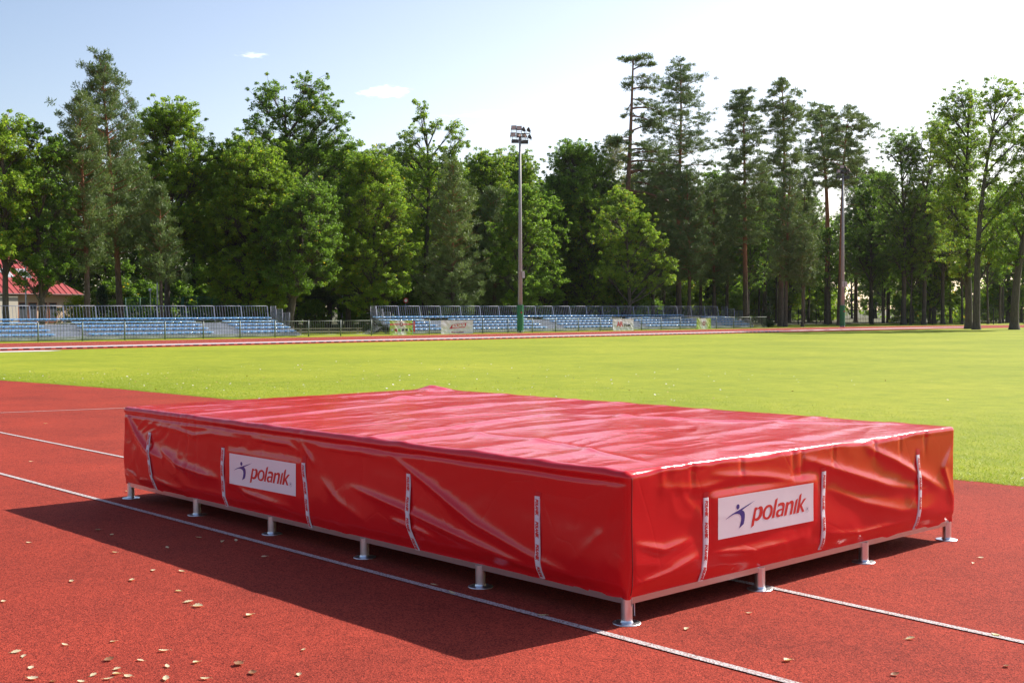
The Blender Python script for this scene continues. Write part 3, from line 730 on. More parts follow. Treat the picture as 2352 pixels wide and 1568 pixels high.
feet = [(-4.985, .008, -2.2), (-3.96, .004, 0), (-2.99, .004, 0), (-2.0, .004, 0), (-1.0, .004, 0), (-.012, .01, 0), (.0, .99, 0), (.004, 1.95, 0), (-.004, 2.90, 0),
        (-4.99, 2.90, 0), (-4, 2.905, 0), (-3, 2.905, 0), (-2, 2.905, 0), (-1, 2.905, 0), (-4.99, 1, 0), (-4.99, 1.95, 0)]
for i, (x, y, a) in enumerate(feet):
    on_short = i in (6, 7, 8)
    sl = link('foot', sleeve_me, ZINC, mat_root, (x, y, 0), R(30 if on_short else 0))
    link('base_disc', disc_me, ZINC, sl, (0, 0, 0))
    ang = R(90 - 30) if on_short else R(75)
    if i >= 5:
        p_ = link('locking_pin', pin_me, ZINC, sl, (math.cos(ang) * .030 * (1 if not on_short else 1), math.sin(ang) * .030, 0))
        p_.rotation_euler = (0, 0, ang - math.pi / 2)

# ------------------------------------------------------------------ fallen leaves
def leaf_mesh(seed):
    rs = np.random.default_rng(seed); n, m = 13, 7; L = .044; W = .013 + .004 * rs.random(); V = []
    curl = rs.uniform(.15, .7); up = rs.uniform(.05, .25)
    for i in range(n):
        t = i / (n - 1); w = W * math.sin(math.pi * min(t * .96 + .02, 1)) ** .75 * (1 + .18 * math.sin(t * 23 + seed))
        for j in range(m):
            s = (j / (m - 1) * 2 - 1)
            V.append(((t - .5) * L, s * w, .003 + curl * abs(s) ** 1.6 * w * .7 + up * L * (t - .4) ** 2 * 2 + .0008 * math.sin(t * 40 + s * 5)))
    F = [(i * m + j, (i + 1) * m + j, (i + 1) * m + j + 1, i * m + j + 1) for i in range(n - 1) for j in range(m - 1)]
    b = MB(); b.add(V, F, True); b.tube([(-.5 * L, 0, .004), (-.68 * L, .002, .006), (-.82 * L, .006, .003)], .0006, 4)
    return b.mesh('fallen_leaf')
lm1 = leaf_material('dry_leaf_pale', (.72, .66, .40), (.85, .80, .56), (.90, .88, .72), None, 0, .3, .6)
lm2 = leaf_material('dry_leaf_brown', (.30, .15, .07), (.42, .22, .12), (.5, .30, .2), None, 0, .25, .6)
lmesh = [leaf_mesh(k) for k in range(5)]
for k, me in enumerate(lmesh): me.materials.append(lm2 if k == 4 else lm1)
LV = [[-3.74, -1.23], [-2.33, -1.89], [-3.1, -0.98], [-2.53, -1.47], [-2.34, -1.23], [-1.95, -1.17], [-1.71, -1.24], [-1.6, -1.25], [-1.28, -1.16], [-1.29, -1.81], [-1.38, -1.98], [-1.41, -2.17], [-1.33, -2.17], [-1.15, -2.21], [-1.0, -2.26], [-1.04, -1.94], [-0.95, -1.85], [-1.01, -1.72], [-0.8, -1.81], [-0.77, -1.7], [-0.9, -1.97], [-0.89, -2.07], [-0.84, -2.0], [-0.80, -2.05], [-0.78, -1.98], [-0.65, -1.89], [-0.55, -1.78], [-0.63, -1.59], [-0.49, -1.61], [-0.35, -1.49], [-0.84, -2.14], [-0.91, -2.22], [-3.85, -0.75], [-3.64, -0.75], [-3.02, -0.69], [-3.18, -0.4], [-2.96, -0.36], [-2.4, -0.41], [-2.36, -0.94], [-2.49, -1.04], [-2.94, -0.28], [-0.63, -1.29], [0.24, 0.12], [0.99, 0.69], [0.26, 0.55], [0.44, 2.35], [0.82, 0.04], [1.21, 0.18], [1.21, 1.01], [1.45, 0.6], [0.4, 2.52], [-5.32, 0.13], [-0.98, -0.2], [-0.36, -0.18], [-1.19, -0.15], [-9.2, .5], [-8.1, 2.6], [-11.4, 1.9], [-12.6, -.3], [-7.7, .3]]
random.seed(3)
for i, (x, y) in enumerate(LV):
    v = random.choice([0, 1, 2, 3, 0, 1, 2, 3, 4]); o = link('fallen_leaf', lmesh[v], None, loc=(x, y, .002), rz=random.uniform(0, 6.28))
    s = random.uniform(.65, 1.1) * (.8 if y > 1.5 else 1); o.scale = (s, s * random.uniform(.8, 1.1), s)
    o.rotation_euler = (random.uniform(-.15, .15), random.uniform(-.15, .15), random.uniform(0, 6.28))
    shade = (-5 < x < 0) and (-.88 < y < 0)
    if x > .1: lab, gr = 'small dry leaf on the red track beside the sunlit short side of the mat', 'dry leaves right of the mat'
    elif shade: lab, gr = 'small dry leaf lying in the shadow in front of the mat', 'dry leaves in the mat shadow'
    elif x < -5: lab, gr = 'small dry leaf on the red track beyond the far end of the mat', 'dry leaves beyond the mat'
    else: lab, gr = 'small curled dry leaf on the sunlit red track in the foreground', 'dry leaves in the foreground'
    tag(o, lab, 'leaf', gr)

# ------------------------------------------------------------------ perimeter fence
FGREEN = simple('fence_grey_green', (.17, .205, .165), .5)
GALV = simple('galvanised_steel', (.30, .31, .34), .45, metal=.35)
RAILM = simple('grey_blue_steel', (.26, .27, .33), .5)
fx = -51.9
fence = thing('railing_fence', 'grey green railing fence of thin upright bars between track and stands', 'fence', (fx, 0, 0))
pitch = 2.083; ys = [13.42 + pitch * k for k in range(-1, 30)]
post_me = MB().tube([(0, 0, -.02), (0, 0, .88)], .037, 10).mesh('post')
pan = MB(); pan.tube([(0, .037, .835), (0, pitch - .037, .835)], .016, 6); pan.tube([(0, .037, .085), (0, pitch - .037, .085)], .014, 6)
for k in range(1, 14): pan.tube([(0, k * pitch / 14, .098), (0, k * pitch / 14, .822)], .0095, 6, cap=False)
pan_me = pan.mesh('bar_panel')
for i, y in enumerate(ys):
    if y > 73.6: break
    link('post', post_me, FGREEN, fence, (0, y, 0))
    if y + pitch < 74: link('bar_panel', pan_me, FGREEN, fence, (0, y, 0))

# ------------------------------------------------------------------ banners on the fence
def text_on(me, Y, Z, parent, name, mat, x=.02, sx=1, sz=1, rot=0):
    ca, sa = math.cos(rot), math.sin(rot)
    for v in me.vertices:
        a, b, c_ = v.co; a, b = a * ca - b * sa, a * sa + b * ca
        v.co = (x + c_, Y + a * sx, Z + b * sz)
    return link(name, me, mat, parent)
def cloth(Yw, Zh, seed, amp=.03, n=44, m=24):
    A, B = np.meshgrid(np.linspace(0, 1, n), np.linspace(0, 1, m), indexing='ij')
    d = amp * (vnoise(A * 5 + B * 2 + seed, B * 1.5 + seed) * (.4 + .6 * B) + .6 * vnoise(A * 13 - B * 5, B * 2 + seed * 2))
    V = np.stack([np.abs(d) * .9, A * Yw, Zh * (1 - B)], -1).reshape(-1, 3)
    return make_mesh('sheet', V, grid_faces(n, m, flip=True), smooth=True)
def cloth_front(me, Yw, Zh, seed, amp=.03):
    """lay flat artwork (x offset, y, z) on the rippled cloth"""
    co = np.array([v.co[:] for v in me.vertices]); A = co[:, 1] / Yw; B = 1 - co[:, 2] / Zh
    d = np.abs(amp * (vnoise(A * 5 + B * 2 + seed, B * 1.5 + seed) * (.4 + .6 * B) + .6 * vnoise(A * 13 - B * 5, B * 2 + seed * 2))) * .9
    for v, q, dd in zip(me.vertices, co, d): v.co = (q[0] + dd, q[1], q[2])
def art(loops, Yw, Zh, seed, name, mat, parent, off=.006):
    me = poly_mesh(loops, lambda u, v, o_: np.stack([np.full(u.shape, o_), u, v], -1), off, .12); cloth_front(me, Yw, Zh, seed); return link(name, me, mat, parent)
def txt(body, Y, Z, h, Yw, Zh, seed, mat, parent, bold=0, shear=0, width=None, rot=0, off=.010):
    me = text_mesh(body, h, bold, shear); 
    xs = [v.co.x for v in me.vertices]; sx = width / (max(xs) - min(xs)) if width else 1
    ca, sa = math.cos(rot), math.sin(rot)
    for v in me.vertices:
        a, b = v.co.x * sx, v.co.y; v.co = (off, Y + a * ca - b * sa, Z + a * sa + b * ca)
    cloth_front(me, Yw, Zh, seed); return link('lettering', me, mat, parent)
def rect(y0, y1, z0, z1): return [(y0, z0), (y1, z0), (y1, z1), (y0, z1)]
BW = simple('banner_white', (.70, .69, .72), .35); BR = simple('banner_red', (.55, .02, .03), .4); BK = simple('banner_black', (.03, .03, .035), .5)
BG = simple('banner_dark_red', (.30, .02, .03), .45); BGR = simple('banner_green', (.12, .36, .04), .4); BGY = simple('banner_grey', (.35, .35, .35), .5); TW = simple('banner_text_white', (.8, .8, .8), .5)
def green_cloth():
    m, t, p = mat_new('green_banner_print'); tc = N(t, 'ShaderNodeTexCoord'); sp = N(t, 'ShaderNodeSeparateXYZ'); t.links.new(tc.outputs['Generated'], sp.inputs[0])
    a = N(t, 'ShaderNodeMath', operation='SUBTRACT'); t.links.new(sp.outputs[1], a.inputs[0]); a.inputs[1].default_value = .48
    ab = N(t, 'ShaderNodeMath', operation='ABSOLUTE'); t.links.new(a.outputs[0], ab.inputs[0])
    sm = N(t, 'ShaderNodeMath', operation='MULTIPLY_ADD'); t.links.new(noise(t, tc.outputs['Generated'], 3), sm.inputs[0]); sm.inputs[1].default_value = .35; t.links.new(ab.outputs[0], sm.inputs[2])
    t.links.new(ramp(t, sm.outputs[0], [(.28, (.66, .66, .62)), (.46, (.42, .52, .16)), (.62, (.34, .48, .05)), (.70, (.16, .40, .06))]), p.inputs['Base Color']); p.inputs['Roughness'].default_value = .35
    return m
GCL = green_cloth()
bx = -51.852
b = thing('banner', 'green and white banner with a red stripe and six product pictures on the fence', 'banner', (bx, 37.57, -.02), group='banners tied to the railing fence')
W_, H_ = 1.66, .83
link('sheet', cloth(W_, H_, 1.3), GCL, b)
art([rect(.0, W_, .58, .66)], W_, H_, 1.3, 'stripe', BR, b, .007)
art([ell(.83, .625, .115, .125, 24)], W_, H_, 1.3, 'emblem_disc', BG, b, .012)
art([ell(.83, .625, .125, .136, 28), ell(.83, .625, .117, .127, 28)], W_, H_, 1.3, 'emblem_ring', BW, b, .010)
txt('8', .83, .625, .20, W_, H_, 1.3, TW, b, .008, off=.016)
txt('Produkujemy jajka', .42, .62, .05, W_, H_, 1.3, TW, b, .001, width=.52, off=.012); txt('od kur wolnych', 1.2, .62, .05, W_, H_, 1.3, TW, b, .001, width=.36, off=.012)
for k, m_ in enumerate((BGY, BG, BGR, BK, BK, BGR)):
    cy = .17 + k * .262; art([rect(cy - .09, cy + .08, .23, .37)], W_, H_, 1.3, 'product_picture', m_, b, .009)
    art([ell(cy + .06, .225, .045, .04, 12)], W_, H_, 1.3, 'product_picture', (BGR, BR, BGR, BGY, BGY, BR)[k], b, .013)
rb = thing('banner', 'narrow red folded banner edge tied beside the green striped banner', 'banner', (bx, 39.28, .15)); link('sheet', cloth(.11, .62, 6.1, .02, 8, 16), simple('bright_red_sheet', (.60, .06, .03), .45), rb)
b = thing('banner', 'white banner with a slanted red name plate on the fence', 'banner', (bx, 41.34, -.01), group='banners tied to the railing fence')
W_, H_ = 2.49, .81
link('sheet', cloth(W_, H_, 2.7), BW, b)
art([[(.62, .30), (1.86, .38), (1.98, .66), (.86, .56)]], W_, H_, 2.7, 'name_plate', BR, b, .009)
txt('ROLDROB', 1.34, .473, .24, W_, H_, 2.7, TW, b, .012, .2, width=.98, rot=.07, off=.014)
art([rect(.78, 1.74, .06, .13)], W_, H_, 2.7, 'address_strip', BG, b, .008); txt('www.roldrob.com.pl', 1.26, .095, .05, W_, H_, 2.7, TW, b, .002, width=.8, off=.012)
txt('PIENIŃSCY', 1.2, .24, .07, W_, H_, 2.7, BGY, b, .0, width=.5, off=.010)
b = thing('banner', 'white banner with large red AR and black TOM lettering on the fence', 'banner', (bx, 56.27, -.01), group='banners tied to the railing fence')
W_, H_ = 2.1, .80
link('sheet', cloth(W_, H_, 4.9), BW, b)
txt('AR', .71, .43, .47, W_, H_, 4.9, BR, b, .010, -.05, width=.66, off=.012); txt('TOM', 1.42, .36, .23, W_, H_, 4.9, BK, b, .010, width=.72, off=.012)
art([rect(.34, 1.8, .215, .225)], W_, H_, 4.9, 'rule', BGY, b, .008); txt('PRZEDSIĘBIORSTWO BUDOWLANE', 1.07, .13, .07, W_, H_, 4.9, BGY, b, .001, width=1.42, off=.010)
b = thing('banner', 'green and white banner with one dark red round emblem on the fence', 'banner', (bx, 65.19, -.03), group='banners tied to the railing fence')
W_, H_ = 1.68, .81
link('sheet', cloth(W_, H_, 7.7), GCL, b)
art([ell(.85, .43, .17, .155, 24)], W_, H_, 7.7, 'emblem_disc', BG, b, .010); txt('8', .85, .43, .25, W_, H_, 7.7, TW, b, .010, off=.015); art([rect(.2, .62, .435, .445), rect(1.1, 1.45, .435, .445)], W_, H_, 7.7, 'rule', BGY, b, .008)

# ------------------------------------------------------------------ grandstands
ROWX = [-53.1, -53.7, -54.4, -55.05, -55.65]; SEATZ = [.29, .49, .665, .825, 1.0]
BLUE_S = simple('blue_plastic_seat', (.17, .40, .72), .36, var=.12, vscale=1.3, coat=.4)
STEP = simple('grey_deck_plate', (.40, .42, .46), .6, var=.15, vscale=2)
def seat_geo(mb, x, y, z):
    # low shell: rounded front lip, dished top, short rear lip; faces +X
    w, d = .19, .155; prof = [(-d, .030), (-d * .9, .038), (-d * .7, .012), (0, .0), (d * .7, .014), (d, .006), (d * 1.02, -.012), (d * .8, -.020), (-d * .8, -.020), (-d, -.01)]
    n = len(prof); V = []
    for s in (-1, -.85, .85, 1):
        k = 1 if abs(s) < .9 else .82
        for px, pz in prof: V.append((x + px * k, y + s * w, z + pz + (.012 if abs(s) == 1 else 0)))
    F = [(a * n + i, a * n + (i + 1) % n, (a + 1) * n + (i + 1) % n, (a + 1) * n + i) for a in range(3) for i in range(n)]
    mb.add(V, F, True); b_ = len(mb.V) - len(V); mb.F += [tuple(b_ + i for i in reversed(range(n))), tuple(b_ + 3 * n + i for i in range(n))]; mb.sm += [False, False]
    mb.box(x - .05, x + .05, y - .03, y + .03, z - .075, z - .020)
sm_ = MB(); seat_geo(sm_, 0, 0, 0); seat_me = sm_.mesh('seat')
def grandstand(label, ya, yb, aisles, toprow, ends, name='grandstand'):
    st = thing(name, label, 'grandstand', (0, 0, 0))
    mb = MB()
    for i in range(5):
        x = ROWX[i]; z = SEATZ[i]
        zd = z - .10
        if i < 4:
            mb.box(x - .36, x + .20, ya, yb, zd - .015, zd)               # deck plate
            mb.box(x + .185, x + .20, ya, yb, (0.03 if i == 0 else SEATZ[i - 1] - .10), zd - .016)   # riser plate
        mb.bar((x, ya, z - .085), (x, yb, z - .085), .04, .025)
    mb.box(ROWX[3] - .40, ROWX[3] - .36, ya, yb, SEATZ[3] - .20, SEATZ[3] - .10)
    mb.build('platform', STEP, st)
    y = ya
    while y <= yb + .01:                                                   # raking trusses
        fr_ = MB(); fr_.bar((-53.0, y, .02), (-55.9, y, .02), .03); fr_.bar((-53.0, y, .16), (-55.9, y, .86), .03); fr_.bar((-55.9, y, 0), (-55.9, y, .95), .04)
        fr_.bar((-54.4, y, 0.02), (-54.4, y, .52), .03); fr_.bar((-54.4, y, .02), (-55.9, y, .8), .02); fr_.build('truss', GALV, st); y += 1.66
    # rear guard rail: posts and leaning bars
    y = ends; posts = []
    while y > ya - .01: posts.append(y); y -= 1.664
    for y in posts: MB().bar((-55.76, y, .55), (-55.95, y, 1.66), .05, .06).build('rail_post', RAILM, st)
    for a, b_ in zip(posts[1:], posts[:-1]):
        p_ = MB(); p_.tube([(-55.95, a + .03, 1.66), (-55.95, b_ - .03, 1.66)], .017, 6); p_.tube([(-55.80, a + .03, .93), (-55.80, b_ - .03, .93)], .015, 6)
        for k in range(1, 10): yy = a + (b_ - a) * k / 10; p_.tube([(-55.80, yy, .93), (-55.945, yy, 1.66)], .009, 5, cap=False)
        p_.build('rail_panel', RAILM, st)
    for ye, vis in ((ya, True), (yb, True)):
        for (xa, xb, zt, zb) in ((-55.95, -55.42, 1.66, .80), (-55.38, -54.74, 1.48, .62), (-54.70, -53.98, 1.29, .45)):
            p_ = MB(); p_.tube([(xa, ye, zb), (xa, ye, zt), (xb, ye, zt), (xb, ye, zb)], .017, 6); p_.tube([(xa, ye, zb), (xb, ye, zb)], .014, 5)
            nb = 4
            for k in range(1, nb + 1): xx = xa + (xb - xa) * k / (nb + 1); p_.tube([(xx, ye, zb), (xx, ye, zt)], .010, 5, cap=False)
            p_.build('side_rail', RAILM, st)
    # seats
    spots = []
    for i in range(5):
        y = ya + .2
        while y < (toprow if i == 4 else yb) - .1:
            if i == 4 or not any(a - .12 < y < b_ + .12 for a, b_ in aisles): spots.append((ROWX[i], y, SEATZ[i]))
            y += .415
    spots.sort(key=lambda s: (s[0] - CAMP.x) ** 2 + (s[1] - CAMP.y) ** 2)
    view = [s for s in spots if s[1] > 14.6]
    for s in view[:100]: link('seat', seat_me, BLUE_S, st, s)
    rest = MB()
    for s in spots:
        if s not in view[:100]: seat_geo(rest, *s)
    o_ = rest.build('seat_rows', BLUE_S, st); o_['kind'] = 'stuff'
    return st
grandstand('left low grandstand of blue seats with grey rear rail, nearer the red roofed house', 12.2, 32.3, [(18.8, 20.5), (27.15, 28.85)], 32.2, 32.06)
grandstand('long right grandstand of blue seats running behind the near floodlight mast', 39.22, 73.5, [(42.75, 44.4), (51.25, 52.8), (59.6, 61.2), (67.95, 69.7)], 68.3, 72.9)
# low rail and stacked frames between the stands
mb = MB()
for z in (.18, .34): mb.bar((-57.4, 33.2, z), (-57.4, 39.6, z - .03), .05, .05)
for y in (33.4, 35.2, 37.2, 39.3): mb.bar((-57.4, y, 0), (-57.4, y, .36), .05)
tag(mb.build('low_barrier', simple('weathered_timber', (.30, .26, .20), .8)), 'low weathered two bar barrier behind the gap between the grandstands', 'barrier')
mb = MB(); random.seed(8)
for k in range(7): mb.bar((-54.3 + .1 * k, 37.7 + .12 * k, .05 + .06 * k), (-55.6, 39.1, .08 + .07 * k), .03)
for k in range(5): mb.bar((-54.2 - .2 * k, 38.0, .04), (-54.5 - .2 * k, 39.0, .45), .025)
tag(mb.build('scaffold_frames', GALV), 'pile of grey metal frames beside the near end of the long grandstand', 'metal frames')

# ------------------------------------------------------------------ floodlight masts
MASTM = simple('grey_mast_steel', (.34, .31, .33), .5, var=.06)
PAD = simple('green_padding', (.02, .19, .07), .55, var=.08)
LHOUS = simple('lamp_housing', (.07, .065, .075), .5)
LGLASS = simple('lamp_glass', (.80, .52, .44), .25, metal=.3)
def floodlight(parent, loc, yaw, tilt, name='floodlight'):
    mb = MB(); w, h, d = .16, .145, .15
    V = [(-w, 0, -h), (w, 0, -h), (w, 0, h), (-w, 0, h), (-w, .03, -h), (w, .03, -h), (w, .03, h), (-w, .03, h), (-w * .5, d, -h * .35), (w * .5, d, -h * .35), (w * .5, d, h * .5), (-w * .5, d, h * .5)]
    F = [(0, 1, 5, 4), (1, 2, 6, 5), (2, 3, 7, 6), (3, 0, 4, 7), (4, 5, 9, 8), (5, 6, 10, 9), (6, 7, 11, 10), (7, 4, 8, 11), (8, 9, 10, 11)]
    mb.add(V, F); iw = .82
    for sx, sz in (((-w, -w * iw), (-h, h)), ((w * iw, w), (-h, h)), ((-w * iw, w * iw), (-h, -h * iw)), ((-w * iw, w * iw), (h * iw, h))):
        mb.box(sx[0], sx[1], -.006, .004, sz[0], sz[1])
    mb.bar((-w - .012, .05, 0), (-w - .012, .05, -.22), .018); mb.bar((w + .012, .05, 0), (w + .012, .05, -.22), .018); mb.bar((-w - .012, .05, -.22), (w + .012, .05, -.22), .018)
    o = mb.build(name, LHOUS, parent, loc); o.rotation_euler = (R(tilt), 0, R(yaw))
    MB().box(-w * iw, w * iw, .001, .003, -h * iw, h * iw).build('lens', LGLASS, o)
    return o
def mast(label, loc, rz, speakers, lamp_set):
    m = thing('floodlight_mast', label, 'floodlight mast', loc, rz, 'floodlight masts')
    mb = MB(); mb.tube([(0, 0, 0), (0, 0, 6), (0, 0, 12.1)], [.155, .115, .065], 12); mb.build('pole', MASTM, m)
    o = MB().tube([(0, 0, .09), (0, 0, 1.72)], .205, 14).build('padding', PAD, m); sharp(o)
    MB().box(.03, .12, -.209, -.200, 1.2, 1.3).build('sticker', BR, o)
    mb = MB()
    for k in range(6): a = k * 1.047; mb.tube([(.19 * math.cos(a), .19 * math.sin(a), 0), (.19 * math.cos(a), .19 * math.sin(a), .12)], .02, 6)
    mb.build('anchor_bolts', WHITE, m)
    mb = MB(); mb.bar((-.50, -.03, 11.95), (.53, -.03, 11.90), .07, .05); mb.bar((-.5, .05, 12.38), (.62, .05, 12.32), .05, .04)
    for x in (-.46, -.22, .08, .33, .5): mb.bar((x, .0, 11.93), (x, .0, 12.35), .022)
    for x in (-.5, -.2, .1, .42): mb.bar((x, .05, 12.36), (x, .05, 12.52), .02)
    mb.build('crossbars', LHOUS, m)
    for x, z in ((-.30, 11.84), (.29, 11.79)):
        bb = MB(); bb.box(x - .23, x + .23, -.06, .10, z - .09, z + .09)
        for k in range(4): bb.box(x - .21 + k * .11, x - .12 + k * .11, -.075, -.061, z - .07, z + .07)
        for k in range(6): bb.tube([(x - .18 + k * .07, 0, z - .09), (x - .19 + k * .07, .02, z - .14), (x - .16 + k * .07, 0, z - .16)], .006, 4)
        bb.build('ballast_box', LHOUS, m)
    for (x, z, yaw, tilt) in lamp_set: floodlight(m, (x, -.02 if abs(yaw) < 60 else 0, z), yaw, tilt)
    for (x, y, z, a) in speakers:
        s = MB().box(-.075, .075, -.06, .06, -.21, .21).build('loudspeaker', simple('speaker_white', (.6, .58, .6), .5), m, (x, y, z)); s.rotation_euler = (0, R(-4), R(a))
        MB().lathe([(.045, 0), (.042, .004), (.001, -.01)], 12).build('cone', BGY, s)
        cn = s.children[0]; cn.rotation_euler = (R(90), 0, 0); cn.location = (0, -.0605, .09)
        c2 = cn.copy(); sc.collection.objects.link(c2); c2.location = (0, -.0605, -.02)
    return m
face = math.atan2(FW.y, FW.x) - math.pi / 2
L1 = [(-.38, 12.69, -8, -18), (-.05, 12.66, -8, -18), (.28, 12.60, 100, -25), (.59, 12.57, 100, -25), (-.43, 12.26, -5, -18), (-.05, 12.21, 30, -35), (.29, 12.20, 30, -35), (.66, 12.14, 100, -25)]
mast('tall floodlight mast with eight lamps and bright green padding before the long grandstand', (-51.5, 47.42, 0), face, [(.19, -.1, 3.6, 25)], L1)
L2 = [(-.38, 12.3, -25, -18), (-.10, 12.66, -25, -18), (.28, 12.60, 60, -25), (.52, 12.40, 60, -25), (-.0, 12.26, 120, -5), (.35, 12.20, 100, -35)]
mast('far floodlight mast with dark green padding among the right hand trees', (-49.3, 80.3, 0), face + .1, [(-.02, -.16, 3.4, -12), (.26, -.05, 3.4, 15)], L2)

# ------------------------------------------------------------------ trees
LAT = Vector((RT.x, RT.y, 0)).normalized()
DEP = Vector((FW.x, FW.y, 0)).normalized()
def leaves_from(clumps, per, size, elong=1.0, flat=.75, needle=False, rs=None, updir=.35):
    """clumps (n,4): centre + radius"""
    n = len(clumps); per = int(per)
    c_ = np.repeat(clumps[:, :3], per, 0); r_ = np.repeat(clumps[:, 3], per)
    g_ = rs.normal(0, 1, (n * per, 3)); g_ /= np.linalg.norm(g_, axis=1, keepdims=True) + 1e-9
    rad = rs.random(n * per) ** .5
    off = g_ * (rad * r_)[:, None]; off[:, 2] *= flat
    P = c_ + off
    nrm = rs.normal(0, 1, P.shape); nrm[:, 2] = np.abs(nrm[:, 2]) + updir; nrm /= np.linalg.norm(nrm, axis=1, keepdims=True)
    if needle:
        t = g_ * .8 + rs.normal(0, .4, P.shape) + np.array([0, 0, .5]); t /= np.linalg.norm(t, axis=1, keepdims=True)
    else:
        t = rs.normal(0, 1, P.shape); t -= (t * nrm).sum(1, keepdims=True) * nrm; t /= np.linalg.norm(t, axis=1, keepdims=True)
    b_ = np.cross(nrm, t); b_ /= np.linalg.norm(b_, axis=1, keepdims=True) + 1e-9
    s = size * rs.uniform(.6, 1.25, len(P)); L = (s * elong)[:, None]; W = (s * (.22 if needle else .62))[:, None]
    V = np.stack([P - t * L * .5, P + b_ * W * .5 + t * L * .05, P + t * L * .5, P - b_ * W * .5 - t * L * .05], 1).reshape(-1, 3)
    F = np.arange(len(V)).reshape(-1, 4)
    tone = np.repeat(rs.uniform(0, .35, n), per)
    return V, F, tone
def bez(a, b, c_, n=5):
    return [((1 - t) ** 2 * a + 2 * t * (1 - t) * b + t * t * c_) for t in np.linspace(0, 1, n)]
def trunk_pts(H, lean, wob, rs, n=8):
    ph = rs.uniform(0, 6, 4); out = []
    for i in range(n + 1):
        t = i / n; p = np.array([0, 0, t * H]) + np.array([LAT.x, LAT.y, 0]) * lean * t ** 1.5
        p[0] += wob * math.sin(t * 5 + ph[0]) * t; p[1] += wob * math.sin(t * 4 + ph[1]) * t; out.append(p)
    return out
def oak_tree(H, hw, cb, lean=0, seed=0, lobes=None, per=70, leaf=.128, r0=None, dens=1.0, egg=False, wob=.25, mesh_only=False):
    rs = np.random.default_rng(seed); mb = MB(); r0 = r0 or .0125 * H + .04
    tp = trunk_pts(H * .9, lean, wob, rs); mb.tube([tuple(p) for p in tp], list(np.linspace(r0, r0 * .18, len(tp))), 9, cap=False)
    mb.tube([(0, 0, -.1), (0, 0, .02), tuple(tp[0] + np.array([0, 0, .5]))], [r0 * 1.5, r0 * 1.32, r0], 9, cap=False)
    def tr(z):
        t = min(max(z / (H * .9), 0), 1) * (len(tp) - 1); i = min(int(t), len(tp) - 2); return tp[i] * (1 - t + i) + tp[i + 1] * (t - i)
    if lobes is not None: lobes = [(u, w, z, r_ * 1.28) for u, w, z, r_ in lobes]
    if lobes is None:
        lobes = []; n = int((13 + (H - cb) * hw * 1.0) * dens); hw = hw * 1.30; cb = cb * .9
        for k in range(n):
            t = (k + .5) / n; t = min(max(t + rs.normal(0, .04), .02), .98); z = cb + (H - cb) * t
            prof = (math.sin(math.pi * min(t * .66 + .22, 1)) ** .7) if not egg else math.sin(math.pi * (t * .86 + .1)) ** .7
            a = k * 2.4 + rs.uniform(-.5, .5); rr = hw * .36 * (.75 + .5 * rs.random()) * (.75 + .25 * prof)
            rad = max(hw * prof - rr * .8, 0) * (.35 + .65 * rs.random() ** .4) * (.9 if not egg else 1)
            zc = min(z, H - rr * .7); lobes.append((rad * math.cos(a), rad * math.sin(a), zc, rr))
        lobes = [(x + tr(z)[0], y + tr(z)[1], z, r) for x, y, z, r in lobes]
    else:
        lobes = [(LAT.x * u + DEP.x * w, LAT.y * u + DEP.y * w, z, r) for u, w, z, r in lobes]
    cl = []
    for (x, y, z, r) in lobes:
        c0 = np.array([x, y, z]); zb = max(z - np.hypot(x - tr(z)[0], y - tr(z)[1]) * .9 - .6, cb * .75, .6); zb = min(zb, H * .82)
        a = tr(zb); mid = (a + c0) / 2 + np.array([0, 0, .15 * r]) + rs.normal(0, .15, 3)
        pts = bez(a, mid, c0, 6); rl = r0 * (.38 - .2 * zb / H) + .012
        mb.tube([tuple(p) for p in pts], list(np.linspace(rl, .02, 6)), 5, cap=False)
        m = max(9, int(20 * (r / .7) ** 1.6 * dens))
        for _ in range(m):
            d = rs.normal(0, 1, 3); d /= np.linalg.norm(d); d[2] = d[2] * .8 + .12
            f_ = .40 + .95 * rs.random() ** 1.3; q = c0 + d * r * f_; cr = rs.uniform(.17, .44) * (.8 + .2 * r) * (1.15 - .45 * f_)
            cl.append((*q, cr)); k_ = pts[int(rs.integers(2, 6))]
            mb.tube([tuple(k_), tuple((k_ + q) / 2 + rs.normal(0, .06, 3)), tuple(q)], [.018, .013, .006], 3, cap=False)
    cl = np.array(cl)
    V, F, tone = leaves_from(cl, per * (.86 if leaf < .16 else .62), leaf * .95, rs=rs)
    return mb.mesh('trunk'), make_mesh('crown', V, F, attr=tone)
